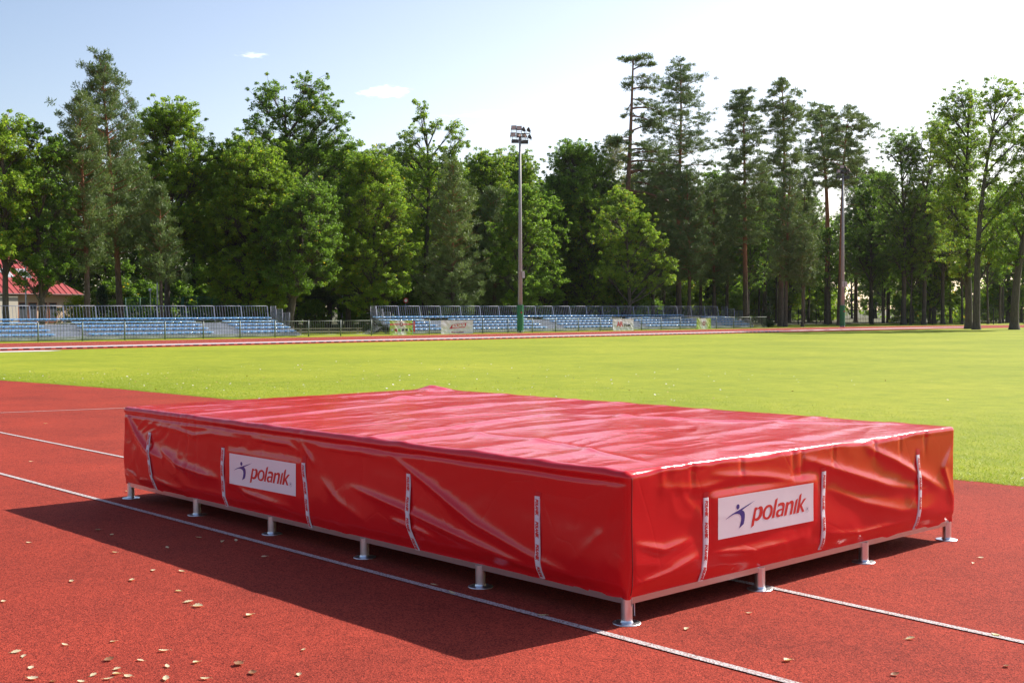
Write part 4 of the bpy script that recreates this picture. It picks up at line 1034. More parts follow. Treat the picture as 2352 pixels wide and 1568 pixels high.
def pine_tree(H, hw, cb, lean=0, seed=0, style='young', per=56, size=.21, r0=None):
    rs = np.random.default_rng(seed); mb = MB(); r0 = r0 or .010 * H + .05
    tp = trunk_pts(H * .985, lean, .10 if style == 'young' else .22, rs, 10); mb.tube([tuple(p) for p in tp], list(np.linspace(r0, r0 * .16, len(tp))), 9, cap=False)
    mb.tube([(0, 0, -.1), (0, 0, .02), tuple(tp[0] + np.array([0, 0, .4]))], [r0 * 1.4, r0 * 1.25, r0], 9, cap=False)
    def tr(z):
        t = min(max(z / (H * .985), 0), 1) * (len(tp) - 1); i = min(int(t), len(tp) - 2); return tp[i] * (1 - t + i) + tp[i + 1] * (t - i)
    cl = []
    z = cb; hw = hw * (1.12 if style == 'young' else 1.2)
    step = .32 if style == 'young' else .42
    while z < H * .99:
        t = (z - cb) / (H - cb)
        if style == 'young': prof = (1 - t) ** .60 * (.55 + .45 * min(t * 5 + .2, 1)) * (.72 + .4 * rs.random()) + .08
        else: prof = (math.sin(math.pi * min(.16 + t * .80, 1)) ** .75) * (.75 + .25 * rs.random())
        nb = int(rs.integers(4, 6)) if style == 'young' else int(rs.integers(2, 5)); a0 = rs.uniform(0, 6.28)
        for k in range(nb):
            a = a0 + k * 6.283 / nb + rs.uniform(-.35, .35); L = hw * prof * rs.uniform(.7, 1.12)
            if style != 'young': L *= rs.uniform(.55, 1.1)
            b0 = tr(z); rise = (.25 + .5 * t) * L if style == 'young' else (rs.uniform(-.05, .35)) * L
            e = b0 + np.array([L * math.cos(a), L * math.sin(a), rise]); mid = (b0 + e) / 2 + np.array([0, 0, -.08 * L + (.12 * L if style != 'young' else 0)])
            pts = bez(b0, mid, e, 6); mb.tube([tuple(p) for p in pts], list(np.linspace(.012 + .012 * L, .008, 6)), 4, cap=False)
            if style != 'young':
                pr = .22 + .20 * L
                for j in range(int(5 + 5.5 * L)):
                    f = .55 + .5 * rs.random(); i = min(f, 1) * 5; ii = min(int(i), 4); q = pts[ii] * (1 - i + ii) + pts[ii + 1] * (i - ii)
                    q = q + rs.normal(0, 1, 3) * pr * np.array([.75, .75, .28]) + np.array([0, 0, .10]); cl.append((*q, rs.uniform(.20, .36)))
                continue
            m = max(2, int(L / .26))
            for j in range(m):
                u = .30 + .70 * (j + rs.random()) / m; i = min(u, 1) * 5; ii = min(int(i), 4); q = pts[ii] * (1 - i + ii) + pts[ii + 1] * (i - ii)
                q = q + rs.normal(0, .13, 3) * (1 + .5 * L); cl.append((*q, rs.uniform(.20, .36)))
        z += step * rs.uniform(.8, 1.25)
    if style != 'young':
        for _ in range(7):                                    # bare dead snags below the crown
            zz_ = rs.uniform(cb * .55, cb * 1.05); a = rs.uniform(0, 6.28); L = rs.uniform(.5, 1.6); b0 = tr(zz_)
            e = b0 + np.array([L * math.cos(a), L * math.sin(a), rs.uniform(-.3, .2)]); mb.tube([tuple(b0), tuple((b0 + e) / 2 + np.array([0, 0, .12])), tuple(e)], [.03, .018, .006], 4, cap=False)
    cl.append((*tr(H * .985), .25)); cl = np.array(cl)
    V, F, tone = leaves_from(cl, per, size, flat=.6 if style != 'young' else .85, needle=True, rs=rs)
    return mb.mesh('trunk'), make_mesh('crown', V, F, attr=tone)
def limb_pine(H, branches, seed, r0=.36, lean=.6, per=60):
    branches = [(z, u, w, ri, pr * 1.15, int(n * 2.7)) for z, u, w, ri, pr, n in branches]
    """old pine: bare leaning stem, branches given as (z, lateral, depth, rise, pad radius, pads)"""
    rs = np.random.default_rng(seed); mb = MB(); tp = trunk_pts(H * .97, lean, .12, rs, 12); mb.tube([tuple(p) for p in tp], list(np.linspace(r0, .06, len(tp))), 9, cap=False)
    def tr(z):
        t = min(max(z / (H * .97), 0), 1) * (len(tp) - 1); i = min(int(t), len(tp) - 2); return tp[i] * (1 - t + i) + tp[i + 1] * (t - i)
    cl = []
    for z, u, w, rise, pr, npad in branches:
        b0 = tr(z); e = b0 + np.array([LAT.x * u + DEP.x * w, LAT.y * u + DEP.y * w, rise]); L = np.linalg.norm(e - b0)
        mid = (b0 + e) / 2 + np.array([0, 0, .18 * L]); pts = bez(b0, mid, e, 7); mb.tube([tuple(p) for p in pts], list(np.linspace(.03 + .025 * L, .015, 7)), 5, cap=False)
        for k in range(npad):
            f = .45 + .6 * rs.random(); i = min(f, 1) * 6; ii = min(int(i), 5); q = pts[ii] * (1 - i + ii) + pts[ii + 1] * (i - ii); q = q + rs.normal(0, 1, 3) * pr * np.array([.9, .9, .35])
            cl.append((*q, rs.uniform(.22, .40))); mb.tube([tuple(pts[ii]), tuple((pts[ii] + q) / 2 + rs.normal(0, .05, 3)), tuple(q)], [.016, .012, .006], 3, cap=False)
    cl = np.array(cl); V, F, tone = leaves_from(cl, per, .24, flat=.55, needle=True, rs=rs)
    return mb.mesh('trunk'), make_mesh('crown', V, F, attr=tone)
def plant(name, label, cat, loc, meshes, bark, leafm, rz=0, sc_=1, group=None):
    t = thing(name, label, cat, loc, rz, group); t.scale = (sc_, sc_, sc_)
    link('trunk', meshes[0], bark, t); link('crown', meshes[1], leafm, t); return t

# --- individual trees, left to right
G1 = 'trees along the far side of the stadium'
plant('oak_tree', 'yellow green leafy tree at the left edge, in front of the red roof', 'tree', (-60, 19.1, 0), oak_tree(11.5, 1.8, 4.4, -.2, 1), BARK, OAKY)
plant('oak_tree', 'slim dark leafy tree standing before the red roofed house', 'tree', (-60, 20.9, 0), oak_tree(11.2, 1.75, 2.6, .1, 2, dens=.95), BARK, OAK)
plant('pine_tree', 'blue green pine with red stem right of the house, lower of the close pair', 'tree', (-60, 23.4, 0), pine_tree(13.0, 2.1, 3.6, -.2, 3), PBARK, PINE)
plant('pine_tree', 'tallest blue green pine on the left, upper of the close pair', 'tree', (-62, 26.2, 0), pine_tree(15.8, 2.6, 4.6, -1.0, 4), PBARK, PINE)
plant('oak_tree', 'bright leafy tree right of the tall left hand pine pair', 'tree', (-66, 31.1, 0), oak_tree(14.1, 2.7, 5.6, .2, 5, per=80), BARK, OAKY)
plant('pine_tree', 'small dark pine with thin red stem behind the left grandstand', 'tree', (-60, 27.7, 0), pine_tree(8.1, 1.4, 3.2, 0, 6), PBARK, PINE)
plant('oak_tree', 'leafy tree left of the tall twin topped oak', 'tree', (-64, 33.8, 0), oak_tree(11.7, 2.0, 2.9, .5, 7), BARK, OAK)
plant('oak_tree', 'broad rounded oak with yellowish top in front of the twin topped oak', 'tree', (-62, 34.9, 0), oak_tree(11.6, 3.0, 2.0, .1, 8, per=80), BARK, OAKY)
tw = [(-1.9, 0, 13.0, .9), (-3.0, .3, 12.2, .8), (-3.3, -.3, 11.0, .9), (-2.4, 0, 10.4, 1.0), (-1.2, .3, 15.6, .75), (-1.6, -.2, 14.7, .8), (-.6, .3, 14.2, .8), (1.5, 0, 15.9, .8), (1.9, .2, 15.0, .9), (1.1, -.4, 14.4, .9), (2.6, 0, 14.0, .8), (3.4, .2, 13.6, .6),
      (.2, 0, 13.0, 1.1), (1.6, .4, 12.8, 1.1), (3.0, -.2, 12.3, .9), (3.5, .2, 11.2, .8), (2.2, -.4, 11.3, 1.0), (-.6, .4, 11.6, 1.1), (.8, -.6, 11.2, 1.1), (3.0, .2, 10.0, .9), (-1.8, -.6, 9.3, 1.1), (0, .6, 9.4, 1.2), (1.6, .6, 9.2, 1.2), (-.6, -1, 7.8, 1.2), (1, -1, 7.4, 1.2), (2.6, -.6, 8.2, 1.1), (.2, 1, 6.2, 1.2), (-4.0, 0, 11.8, .45), (4.0, 0, 12.0, .5)]
plant('oak_tree', 'tallest dark oak with two separate tops behind the left grandstand', 'tree', (-64, 38.6, 0), oak_tree(16.9, 4, 5.7, 0, 9, lobes=tw, per=74), BARK, OAK)
plant('oak_tree', 'leaning stout oak stem with low crown at the end of the left grandstand', 'tree', (-59, 35.4, 0), oak_tree(8.9, 2.3, 3.1, 1.6, 10, r0=.24), BARK, OAK)
plant('oak_tree', 'leafy tree right of the twin topped oak, set back', 'tree', (-66, 44.6, 0), oak_tree(12.8, 2.4, 2.6, 0, 11), BARK, OAK)
plant('oak_tree', 'broad yellow green oak above the striped green banner', 'tree', (-60, 42.5, 0), oak_tree(11.7, 2.5, 1.8, -.1, 12, per=80), BARK, OAKY)
mt = [(-.3, 0, 16.2, .42), (-.2, 0, 15.4, .5), (.2, .2, 14.6, .55), (.9, 0, 14.9, .4), (-.9, .2, 14.0, .7), (2.2, .1, 14.8, .5), (2.6, 0, 13.8, .7), (1.9, .2, 12.9, .8), (-1.9, 0, 12.9, .8), (-.9, 0, 12.6, .9), (.3, .3, 12.3, 1.0), (-2.2, .2, 11.4, .9), (2.0, -.3, 11.4, .9), (0, -.5, 10.8, 1.1), (-1.4, 0, 9.8, 1.1), (1.4, .4, 9.6, 1.1), (-2, .3, 8.2, 1.1), (0, .5, 8.2, 1.2), (1.8, -.2, 7.9, 1.1), (-1.2, -.6, 6.6, 1.2), (1, .6, 6.2, 1.2), (-1.8, 0, 4.9, 1), (.2, .3, 4.5, 1.1)]
plant('oak_tree', 'leafy tree with several thin bare-ish tips left of the near floodlight mast', 'tree', (-66, 51.4, 0), oak_tree(16.2, 2.6, 3.7, .2, 13, lobes=mt, per=66), BARK, OAKY)
plant('pine_tree', 'dense conical young pine left of the near floodlight mast', 'tree', (-59, 48.2, 0), pine_tree(11.3, 2.2, 1.2, .1, 14), PBARK, PINE)
plant('oak_tree', 'leafy tree just left of the near mast, set back', 'tree', (-68, 58.8, 0), oak_tree(13.8, 2.2, 3.4, .2, 15), BARK, OAKY)
plant('linden_tree', 'dense egg shaped tree directly behind the near floodlight mast', 'tree', (-59, 54.8, 0), oak_tree(10.2, 2.0, 1.6, -.1, 16, egg=True, per=84, leaf=.14), BARK, OAK)
plant('oak_tree', 'leafy tree rising behind the lamps of the near mast', 'tree', (-70, 64, 0), oak_tree(14.4, 2.3, 4.5, .4, 17), BARK, OAKY)
plant('oak_tree', 'dark leafy tree right of the near mast', 'tree', (-66, 66, 0), oak_tree(14.9, 2.7, 3.2, .4, 18, per=78), BARK, OAK)
plant('oak_tree', 'dark leafy tree left of the tall bare stemmed pine', 'tree', (-68, 71.2, 0), oak_tree(15.1, 2.2, 2.6, .1, 19), BARK, OAK)
plant('birch_tree', 'pale greyish yellow birch crown beside the tall bare stemmed pine', 'tree', (-72, 77.5, 0), oak_tree(17.1, 2.0, 7.0, .2, 20, per=30, leaf=.13), BBARK, BIRCH)
lb = [(22.0, .9, 0, .2, .45, 7), (21.8, -.5, .2, .3, .35, 5), (21.2, 1.5, 0, .4, .4, 5), (20.6, 1.2, 0, -.3, .5, 6), (20.2, -.7, 0, -.5, .25, 3), (19.6, 2.0, 0, .0, .55, 8), (18.8, 1.3, .6, -.5, .5, 6), (18.0, 2.8, 0, -.4, .55, 8), (17.4, 2.2, -.3, -.9, .5, 7), (18.5, -.6, 0, -1.2, .15, 2), (16.1, 2.3, .2, .5, .3, 3), (15.4, -1.9, 0, -.5, .6, 9), (15.0, 1.6, .2, -.1, .2, 2), (14.6, 2.6, .3, -.3, .7, 11), (14.1, -1.2, .5, -.6, .55, 7), (13.6, 3.2, 0, -.4, .7, 10), (12.8, 3.9, .2, -.6, .8, 12), (12.0, 3.0, -.6, -1.0, .8, 11), (11.2, 4.6, .2, -1.6, .8, 12), (11.0, 2.0, .6, -.6, .7, 8), (15.6, -1.3, -.3, -.2, .6, 8), (14.2, 1.9, -.4, .1, .8, 10), (12.6, 2.2, .3, .2, .9, 11), (17.0, 1.6, .2, -.2, .5, 6), (13.2, 1.0, 1, .2, .5, 5)]
plant('pine_tree', 'tallest pine, with long bare stem and branches mostly to its right', 'tree', (-64, 71.0, 0), limb_pine(22.9, lb, 21), bark_material('pine_bark_tall', (.09, .06, .045), (.24, .12, .08), 5, 9), PINE)
gv = [(-.8, 0, 9.9, .6), (.2, .2, 9.4, .65), (-1.6, .2, 8.6, .7), (0, -.3, 8.4, .8), (1.2, .1, 8.0, .6), (-1.9, 0, 7.0, .8), (-.3, .4, 6.8, .9), (1.4, -.2, 6.9, .7), (2.4, .2, 6.3, .6), (-1.0, -.3, 5.4, .9), (.6, .3, 5.2, .9), (2.1, 0, 5.0, .75), (3.1, .2, 4.8, .55), (-1.7, .2, 4.0, .7), (0, -.3, 3.6, .8), (1.6, .3, 3.4, .8), (2.9, 0, 3.7, .6)]
plant('oak_tree', 'low spreading bright oak above the white red lettered banner', 'tree', (-57.2, 63.9, 0), oak_tree(10.3, 3.4, 2.4, .0, 22, lobes=gv, per=78), BARK, OAKY)
plant('pine_tree', 'second tall thin crowned pine, right of the tallest one', 'tree', (-66, 80.4, 0), pine_tree(23.5, 3.0, 11.5, -.1, 23, 'old', per=40), PBARK, PINE)
plant('pine_tree', 'dark young pine left of the second tall pine', 'tree', (-64, 74.5, 0), pine_tree(12.2, 2.8, 3.0, 0, 24), PBARK, PINE)
plant('pine_tree', 'young pine with red stem below the second tall pine', 'tree', (-60, 74.4, 0), pine_tree(12.8, 2.5, 4.0, -.1, 25), PBARK, PINE)
plant('pine_tree', 'dark thin pine between the second tall pine and the dense tall pine', 'tree', (-66, 85.4, 0), pine_tree(13.3, 2.0, 3.9, 0, 26), PBARK, PINE)
plant('pine_tree', 'dense tall pine with bright red stem beside the end of the long grandstand', 'tree', (-60.5, 82.8, 0), pine_tree(20.4, 2.5, 7.0, -.3, 27, 'old', per=56), PBARK, PINE)
plant('pine_tree', 'flat topped dark pine left of the far mast, third of the tall row', 'tree', (-56.0, 81.6, 0), pine_tree(20.6, 1.9, 12.6, .1, 28, 'old'), PBARK, PINE)
plant('pine_tree', 'young bushy pine with slanting orange stem left of the far mast', 'tree', (-53.9, 79.2, 0), pine_tree(12.8, 2.1, 4.0, .4, 29, 'young'), PBARK, PINE)
plant('pine_tree', 'short thin stemmed young pine nearest the track left of the far mast', 'tree', (-52.8, 80.0, 0), pine_tree(8.2, 1.6, 3.4, .0, 30), PBARK, PINE)
plant('pine_tree', 'umbrella crowned thick stemmed pine directly left of the far mast', 'tree', (-61.2, 96.7, 0), pine_tree(20.9, 2.9, 13.0, -.6, 31, 'old', r0=.34), PBARK, PINE)
plant('pine_tree', 'umbrella crowned pine directly behind the far mast lamps', 'tree', (-56.1, 90.5, 0), pine_tree(19.5, 2.7, 12.4, .8, 32, 'old', r0=.17), PBARK, PINE)
plant('oak_tree', 'slim dark leafy tree just right of the far mast', 'tree', (-58.4, 99.9, 0), oak_tree(14.6, 2.5, 5.5, .1, 33, dens=.72, r0=.17, per=58), BARK, OAK)
plant('oak_tree', 'tall leafy tree with dark fork stem midway between far mast and right edge', 'tree', (-53.6, 97.3, 0), oak_tree(17.6, 2.7, 6.0, -.2, 34, dens=.68, r0=.24, per=56), BARK, OAK)
plant('oak_tree', 'leafy tree with slightly leaning stem right of the dark forked one', 'tree', (-52.2, 98.4, 0), oak_tree(18.8, 2.7, 6.5, .5, 35, dens=.62, r0=.2, per=54), BARK, OAKY)
plant('oak_tree', 'leafy tree behind and left of the two big oaks on the grass', 'tree', (-52.8, 103.0, 0), oak_tree(19.6, 2.7, 6.0, .4, 37, dens=.66, r0=.2, per=54), BARK, OAK)
gi = [(-.8, 0, 16.4, .8), (.3, .2, 16.0, .9), (-1.6, 0, 15.2, .8), (-.4, -.3, 14.8, 1.0), (-2.2, .2, 13.7, .8), (-.9, 0, 13.2, 1.0), (.6, .3, 13.4, 1.0), (-1.9, -.3, 12.0, 1.0), (0, .4, 11.6, 1.1), (-1.0, -.3, 10.2, 1.1), (-2.0, 0, 8.9, 1.0), (0, .4, 9.3, 1.1), (-1.0, 0, 7.6, 1.1), (.2, -.3, 6.8, 1.0), (-.6, .2, 5.4, 1.1), (.6, .2, 4.8, .8), (-.9, -.3, 4.2, .7)]
plant('oak_tree', 'big oak on the grass, left of the close pair near the right edge', 'tree', (-37.8, 78.3, 0), oak_tree(17.3, 2.4, 3.6, -.3, 38, lobes=gi, per=62, r0=.27), BARK, OAKY)
gj = [(1.5, 0, 16.4, .7), (2.4, .2, 16.0, .7), (.8, 0, 15.3, .9), (2.4, -.2, 14.6, .9), (1.4, .3, 13.6, 1.0), (2.9, 0, 13.0, .8), (.7, -.3, 12.3, 1.0), (2.3, .3, 11.6, .9), (3.0, 0, 10.3, .7), (1.0, .3, 10.4, 1.0), (2.2, -.2, 8.8, .9), (.6, 0, 8.2, 1.0), (1.6, .2, 6.8, .9), (.3, -.3, 5.6, .8), (1.4, .3, 5.0, .6)]
plant('oak_tree', 'big oak on the grass, right of the close pair near the right edge', 'tree', (-35.9, 75.6, 0), oak_tree(17.0, 2.3, 3.2, .9, 39, lobes=gj, per=62, r0=.25), BARK, OAKY)
gk = [(1.9, 0, 13.8, .8), (.9, .2, 12.6, .8), (2.6, .2, 12.2, 1.0), (1.2, 0, 11.2, 1.0), (2.4, -.2, 10.2, 1.0), (.6, .2, 9.2, .9), (1.8, .3, 8.4, 1.1), (-.2, 0, 7.4, .8), (1.2, -.2, 6.6, 1.0), (-.8, .2, 6.0, .7), (2.2, .2, 6.4, 1.0), (-1.0, -.2, 4.6, .7), (3.2, .3, 8.4, 1.0), (.2, .3, 5.0, .7)]
plant('oak_tree', 'leaning thick stemmed oak on the grass at the right edge', 'tree', (-34.0, 77.2, 0), oak_tree(14.6, 2.4, 5.6, 1.7, 40, lobes=gk, per=62, r0=.30), BARK, OAKY)
for k, (x, y, h, lab) in enumerate(((-70, 83, 14.1, 'mid height pine behind and left of the second tall pine'), (-72, 91, 13.5, 'mid height pine behind and right of the second tall pine'), (-71, 93.9, 15, 'mid height pine behind and left of the dense tall pine'),
        (-70, 98.8, 16.6, 'mid height pine behind the flat topped dark pine'), (-66, 99.8, 15.6, 'mid height pine left of the umbrella crowned pair'), (-70, 116, 18.5, 'far pine filling the gap right behind the far mast'), (-66, 116, 16.2, 'far pine right of the far mast above the leafy trees'))):
    plant('pine_tree', lab, 'tree', (x, y, 0), pine_tree(h, 2.6, 5.0, 0, 120 + k), PBARK, PINE)
# low thuja and golden shrub, plants beside the house
def shrub_mesh(h, w, seed, per=60, size=.11, cone=False):
    rs = np.random.default_rng(seed); cl = []
    n = int(26 + 14 * w * h)
    for k in range(n):
        t = rs.random() ** (1.4 if cone else .8); z = .15 + t * (h - .35); pr = (1 - t) ** .8 + .08 if cone else math.sqrt(max(1 - (t * .95) ** 2, .05))
        a = rs.uniform(0, 6.28); r = w * pr * math.sqrt(rs.random()) * .9; cl.append((r * math.cos(a), r * math.sin(a), z, rs.uniform(.2, .36) * (.7 + .3 * w)))
    V, F, tone = leaves_from(np.array(cl), per, size, rs=rs)
    mb = MB()
    for k in range(6): a = rs.uniform(0, 6.28); mb.tube([(0, 0, 0), (w * .3 * math.cos(a), w * .3 * math.sin(a), h * .4), (w * .5 * math.cos(a), w * .5 * math.sin(a), h * .75)], [.04, .025, .01], 5, cap=False)
    return mb.mesh('stems'), make_mesh('foliage', V, F, attr=tone)
def bush(name, label, loc, meshes, mat, sc_=1, group=None, rz=0, cat='shrub'):
    t = thing(name, label, cat, loc, rz, group); t.scale = (sc_, sc_, sc_) if not hasattr(sc_, '__len__') else sc_
    link('stems', meshes[0], BARK, t); link('foliage', meshes[1], mat, t); return t
bush('golden_shrub', 'bright golden yellow shrub in front of the red roofed house', (-63.5, 24.2, 0), shrub_mesh(2.35, 1.35, 50, 90, .10), GOLD)
bush('thuja', 'dark upright conifer bush right of the golden shrub', (-67, 27.3, 0), shrub_mesh(3.1, .62, 51, 90, .09, True), THUJA)
bush('thuja', 'small dark cone shaped conifer behind the end of the railing fence', (-52.8, 75.3, 0), shrub_mesh(2.6, .45, 52, 90, .09, True), THUJA)

# --- instanced trees further back
OV = [oak_tree(12, 2.5, 1.6, 0, 60 + k, per=46, leaf=.20, dens=.85) for k in range(4)]
PV = [pine_tree(12.5, 2.1, 2.0, 0, 70 + k, per=34, size=.27) for k in range(3)]
TV = [oak_tree(13, 2.2, 5.0, 0, 80 + k, per=40, leaf=.20, dens=.6, r0=.13) for k in range(2)]
SV = [shrub_mesh(3.2, 1.7, 90 + k, 70, .16) for k in range(3)]
random.seed(21)
def back_row(X, y0, y1, step, h0, h1, pine=.35, lab='leafy tree in the dense wood behind the grandstands', gr='wood behind the grandstands', yel=.35, thin=0):
    y = y0
    while y < y1:
        h = random.uniform(h0, h1); x = X + random.uniform(-2, 2)
        if random.random() < thin: ms, bk, lf, nm, l2 = random.choice(TV), BARK, OAK, 'oak_tree', lab
        elif random.random() < pine: ms, bk, lf, nm, l2 = random.choice(PV), PBARK, PINE, 'pine_tree', lab.replace('leafy', 'dark pine').replace('pine tree', 'pine')
        else: ms, bk, lf, nm, l2 = random.choice(OV), BARK, (OAKY if random.random() < yel else OAK), 'oak_tree', lab
        if 'grandstands' in l2:
            where = 'left grandstand' if y < 42 else 'gap between the grandstands' if y < 52 else 'near floodlight mast' if y < 66 else 'right half of the long grandstand'
            l2 = ('dark pine' if nm == 'pine_tree' else 'leafy tree') + (' in the first wood row' if X > -75 else ' in the second wood row' if X > -83 else ' in the third wood row' if X > -93 else ' in the last wood row') + ' behind the ' + where
            gr_ = 'wood, ' + l2
        else: gr_ = gr
        t = thing(nm, l2, 'tree', (x, y, 0), random.uniform(0, 6.28), gr_ + (' (pines)' if nm == 'pine_tree' else '')); s = h / 12.3; t.scale = (s * random.uniform(.95, 1.15), s * random.uniform(.95, 1.15), s)
        for part, me, mt in (('trunk', ms[0], bk), ('crown', ms[1], None)):
            if part == 'crown' and lf is OAKY and me.materials and me.materials[0] is not OAKY:
                o_ = link(part, me, None, t); o_.material_slots[0].link = 'OBJECT'; o_.material_slots[0].material = OAKY
            else: link(part, me, mt or OAK if ms is not None and part == 'trunk' else lf, t)
        y += step * random.uniform(.75, 1.25)
for ms in OV + TV: ms[0].materials.append(BARK); ms[1].materials.append(OAK)
for ms in PV: ms[0].materials.append(PBARK); ms[1].materials.append(PINE)
back_row(-72, 40, 84, 2.7, 11.0, 13.4)
back_row(-65, 56, 72, 4.5, 10.0, 12.0)
back_row(-79, 48, 100, 2.9, 12.5, 15.0)
back_row(-88, 54, 116, 3.1, 14.0, 16.8)
back_row(-97, 24, 100, 3.4, 13.5, 16.5)
back_row(-100, 100, 172, 4.2, 13.5, 18.0, .4, 'leafy tree far back in the wood at the bend', 'far back wood at the bend', .5, .3)
back_row(-73, 88, 128, 6.5, 11, 15, .3, 'leafy tree among the open wood at the far bend', 'open wood at the far bend', .5, .8)
back_row(-62, 103, 135, 4.6, 11, 15, .1, 'leafy tree right of the far mast behind the dark fence', 'trees behind the dark fence', .7, .8)
back_row(-54, 106, 135, 4.6, 12, 16, .05, 'leafy tree at the right edge behind the dark fence', 'trees behind the dark fence at the right', .7, .8)
for k, (x, y, h) in enumerate(((-60.4, 102.9, 11), (-59.4, 103.6, 9), (-57.15, 105.3, 12), (-53.24, 97.9, 11), (-55.9, 106.3, 13), (-51.6, 104.4, 12), (-49.8, 105.9, 12), (-50.6, 110, 13), (-65, 92, 12), (-68, 98, 14), (-64, 88, 10), (-58.5, 92.5, 9))):
    ms = TV[k % 2]; t = thing('oak_tree', 'thin stemmed leafy tree close to the dark fence near the bend', 'tree', (x, y, 0), k * 1.3, 'thin stemmed trees by the dark fence'); t.scale = (h / 13,) * 3
    link('trunk', ms[0], None, t); link('crown', ms[1], None, t)
# understorey shrubs
k = 0
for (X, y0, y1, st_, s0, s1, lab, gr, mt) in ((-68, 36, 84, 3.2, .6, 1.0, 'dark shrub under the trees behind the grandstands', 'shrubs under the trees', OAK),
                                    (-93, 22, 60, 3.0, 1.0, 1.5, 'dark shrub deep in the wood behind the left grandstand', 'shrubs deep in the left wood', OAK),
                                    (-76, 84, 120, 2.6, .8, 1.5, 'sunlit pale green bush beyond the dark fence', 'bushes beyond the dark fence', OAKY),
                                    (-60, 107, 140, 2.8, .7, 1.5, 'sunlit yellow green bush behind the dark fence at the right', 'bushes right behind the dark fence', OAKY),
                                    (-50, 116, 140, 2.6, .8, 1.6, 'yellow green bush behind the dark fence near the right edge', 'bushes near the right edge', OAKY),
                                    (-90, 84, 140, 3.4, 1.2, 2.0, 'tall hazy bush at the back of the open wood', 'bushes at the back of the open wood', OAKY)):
    y = y0
    while y < y1:
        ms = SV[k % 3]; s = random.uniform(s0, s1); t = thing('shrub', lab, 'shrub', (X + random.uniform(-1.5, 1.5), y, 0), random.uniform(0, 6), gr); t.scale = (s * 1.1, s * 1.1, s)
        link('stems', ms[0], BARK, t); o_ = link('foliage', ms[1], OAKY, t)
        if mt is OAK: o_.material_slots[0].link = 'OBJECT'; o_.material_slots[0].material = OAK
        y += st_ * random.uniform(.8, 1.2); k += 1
# far wood closing the view, one mass
def far_wood(lo, hi, n, mat, label):
    rs = np.random.default_rng(5); P = []; PX = [(-112, -5), (-112, 110), (-102, 160), (-66, 196), (-20, 215), (55, 205), (110, 160)]; cum = [0]
    for a_, b_ in zip(PX[:-1], PX[1:]): cum.append(cum[-1] + math.dist(a_, b_))
    for i in range(n):
        t = (lo + (hi - lo) * rs.random()) * cum[-1]; x = float(np.interp(t, cum, [q[0] for q in PX])) - rs.random() * 8; y = float(np.interp(t, cum, [q[1] for q in PX])) + rs.random() * 4
        hmax = 11.5 if y < 100 else 9.0
        P.append((x, y, rs.random() ** .8 * (hmax + 1.5 * math.sin(y * .33) + math.sin(y * .9)), rs.uniform(.6, 1.2)))
    V, F, tone = leaves_from(np.array(P), 26, .5, rs=rs)
    o = link('distant_wood', make_mesh('distant_wood', V, F, attr=tone), mat); tag(o, label, kind='stuff')
far_wood(0, .28, 2300, OAK, 'far dark wood closing the view behind the left grandstand')
far_wood(.28, 1, 3900, OAKY, 'far wood in lighter sunlit colour closing the view behind the bend')  # sunlit look put into the lighter leaf colour

# ------------------------------------------------------------------ red roofed house
CREAM = simple('cream_render', (.80, .58, .40), .85, var=.05); CREAML = simple('pale_cream_render', (.72, .64, .52), .85)
ROOF = simple('red_sheet_roof', (.40, .055, .05), .45, var=.08, vscale=1.5); FRAME = simple('orange_brown_frame', (.40, .12, .05), .5); PANE = simple('window_glass', (.10, .11, .12), .12)
GREYT = simple('skylight_metal', (.45, .46, .48), .4)
hs = thing('house', 'single storey cream house with a red metal hip roof behind the left trees', 'house', (-77.24, 1.02, 0), R(15))
mb = MB(); mb.box(-9, 0, 20, 33.6, 0, 2.62); mb.build('wall', CREAM, hs)
mb = MB(); mb.box(-8.9, .3, 15, 28.7, 0, 2.55); o_ = mb.build('wall', CREAML, hs); o_['label'] = 'projecting paler wing wall'
rf = MB(); rf.add([(.4, 14, 2.66), (.4, 34.3, 2.66), (-9.6, 34.3, 2.66), (-9.6, 14, 2.66), (-4, 30.2, 5.9), (-4, 14, 5.9)], [(0, 1, 4, 5), (1, 2, 4), (2, 3, 5, 4), (0, 5, 3), (0, 3, 2, 1)])
roof = rf.build('roof', ROOF, hs)
rs_ = MB(); SEAMR = simple('roof_seam', (.20, .02, .02), .5)
for k in range(40):
    y = 14.3 + k * .5; yy = min(y, 34.2)
    # standing seams run up the slope
    top = 1.0 if yy <= 30.2 else max((34.3 - yy) / 4.1, 0.02)
    rs_.bar((.4, yy, 2.69), (.4 - 4.4 * top, yy, 2.69 + 3.24 * top), .03, .03)
rs_.build('roof_seams', SEAMR, roof)
ch = MB(); ch.box(-3.6, -3.2, 29.8, 30.15, 5.5, 6.15); ch.box(-3.65, -3.15, 29.75, 30.2, 6.15, 6.22); ch.build('chimney', ROOF, roof)
for (ya_, yb_, xx) in ((28.7, 29.5, -1.2), (30.2, 31.0, -1.2)):
    z = 2.66 + 3.24 * ((.4 - xx) / 4.4); m_ = MB(); m_.add([(xx, ya_, z + .05), (xx, yb_, z + .05), (xx - .9, yb_, z + .70), (xx - .9, ya_, z + .70)], [(0, 1, 2, 3)]); m_.add([(xx, ya_, z), (xx, yb_, z), (xx, yb_, z + .05), (xx, ya_, z + .05)], [(0, 1, 2, 3)]); m_.build('skylight', GREYT, roof)
gu = MB(); gu.tube([(.46, 14, 2.62), (.46, 34.3, 2.62)], .06, 6); gu.build('gutter', simple('gutter_brown', (.09, .04, .035), .5), hs)
for (a, b_) in ((28.95, 29.51), (29.81, 30.39), (30.78, 31.25), (31.54, 32.1)):
    w_ = MB().box(.002, .05, a - .05, b_ + .05, .55, 2.03).build('window', FRAME, hs); MB().box(.051, .056, a, b_, .62, 1.98).build('pane', PANE, w_)

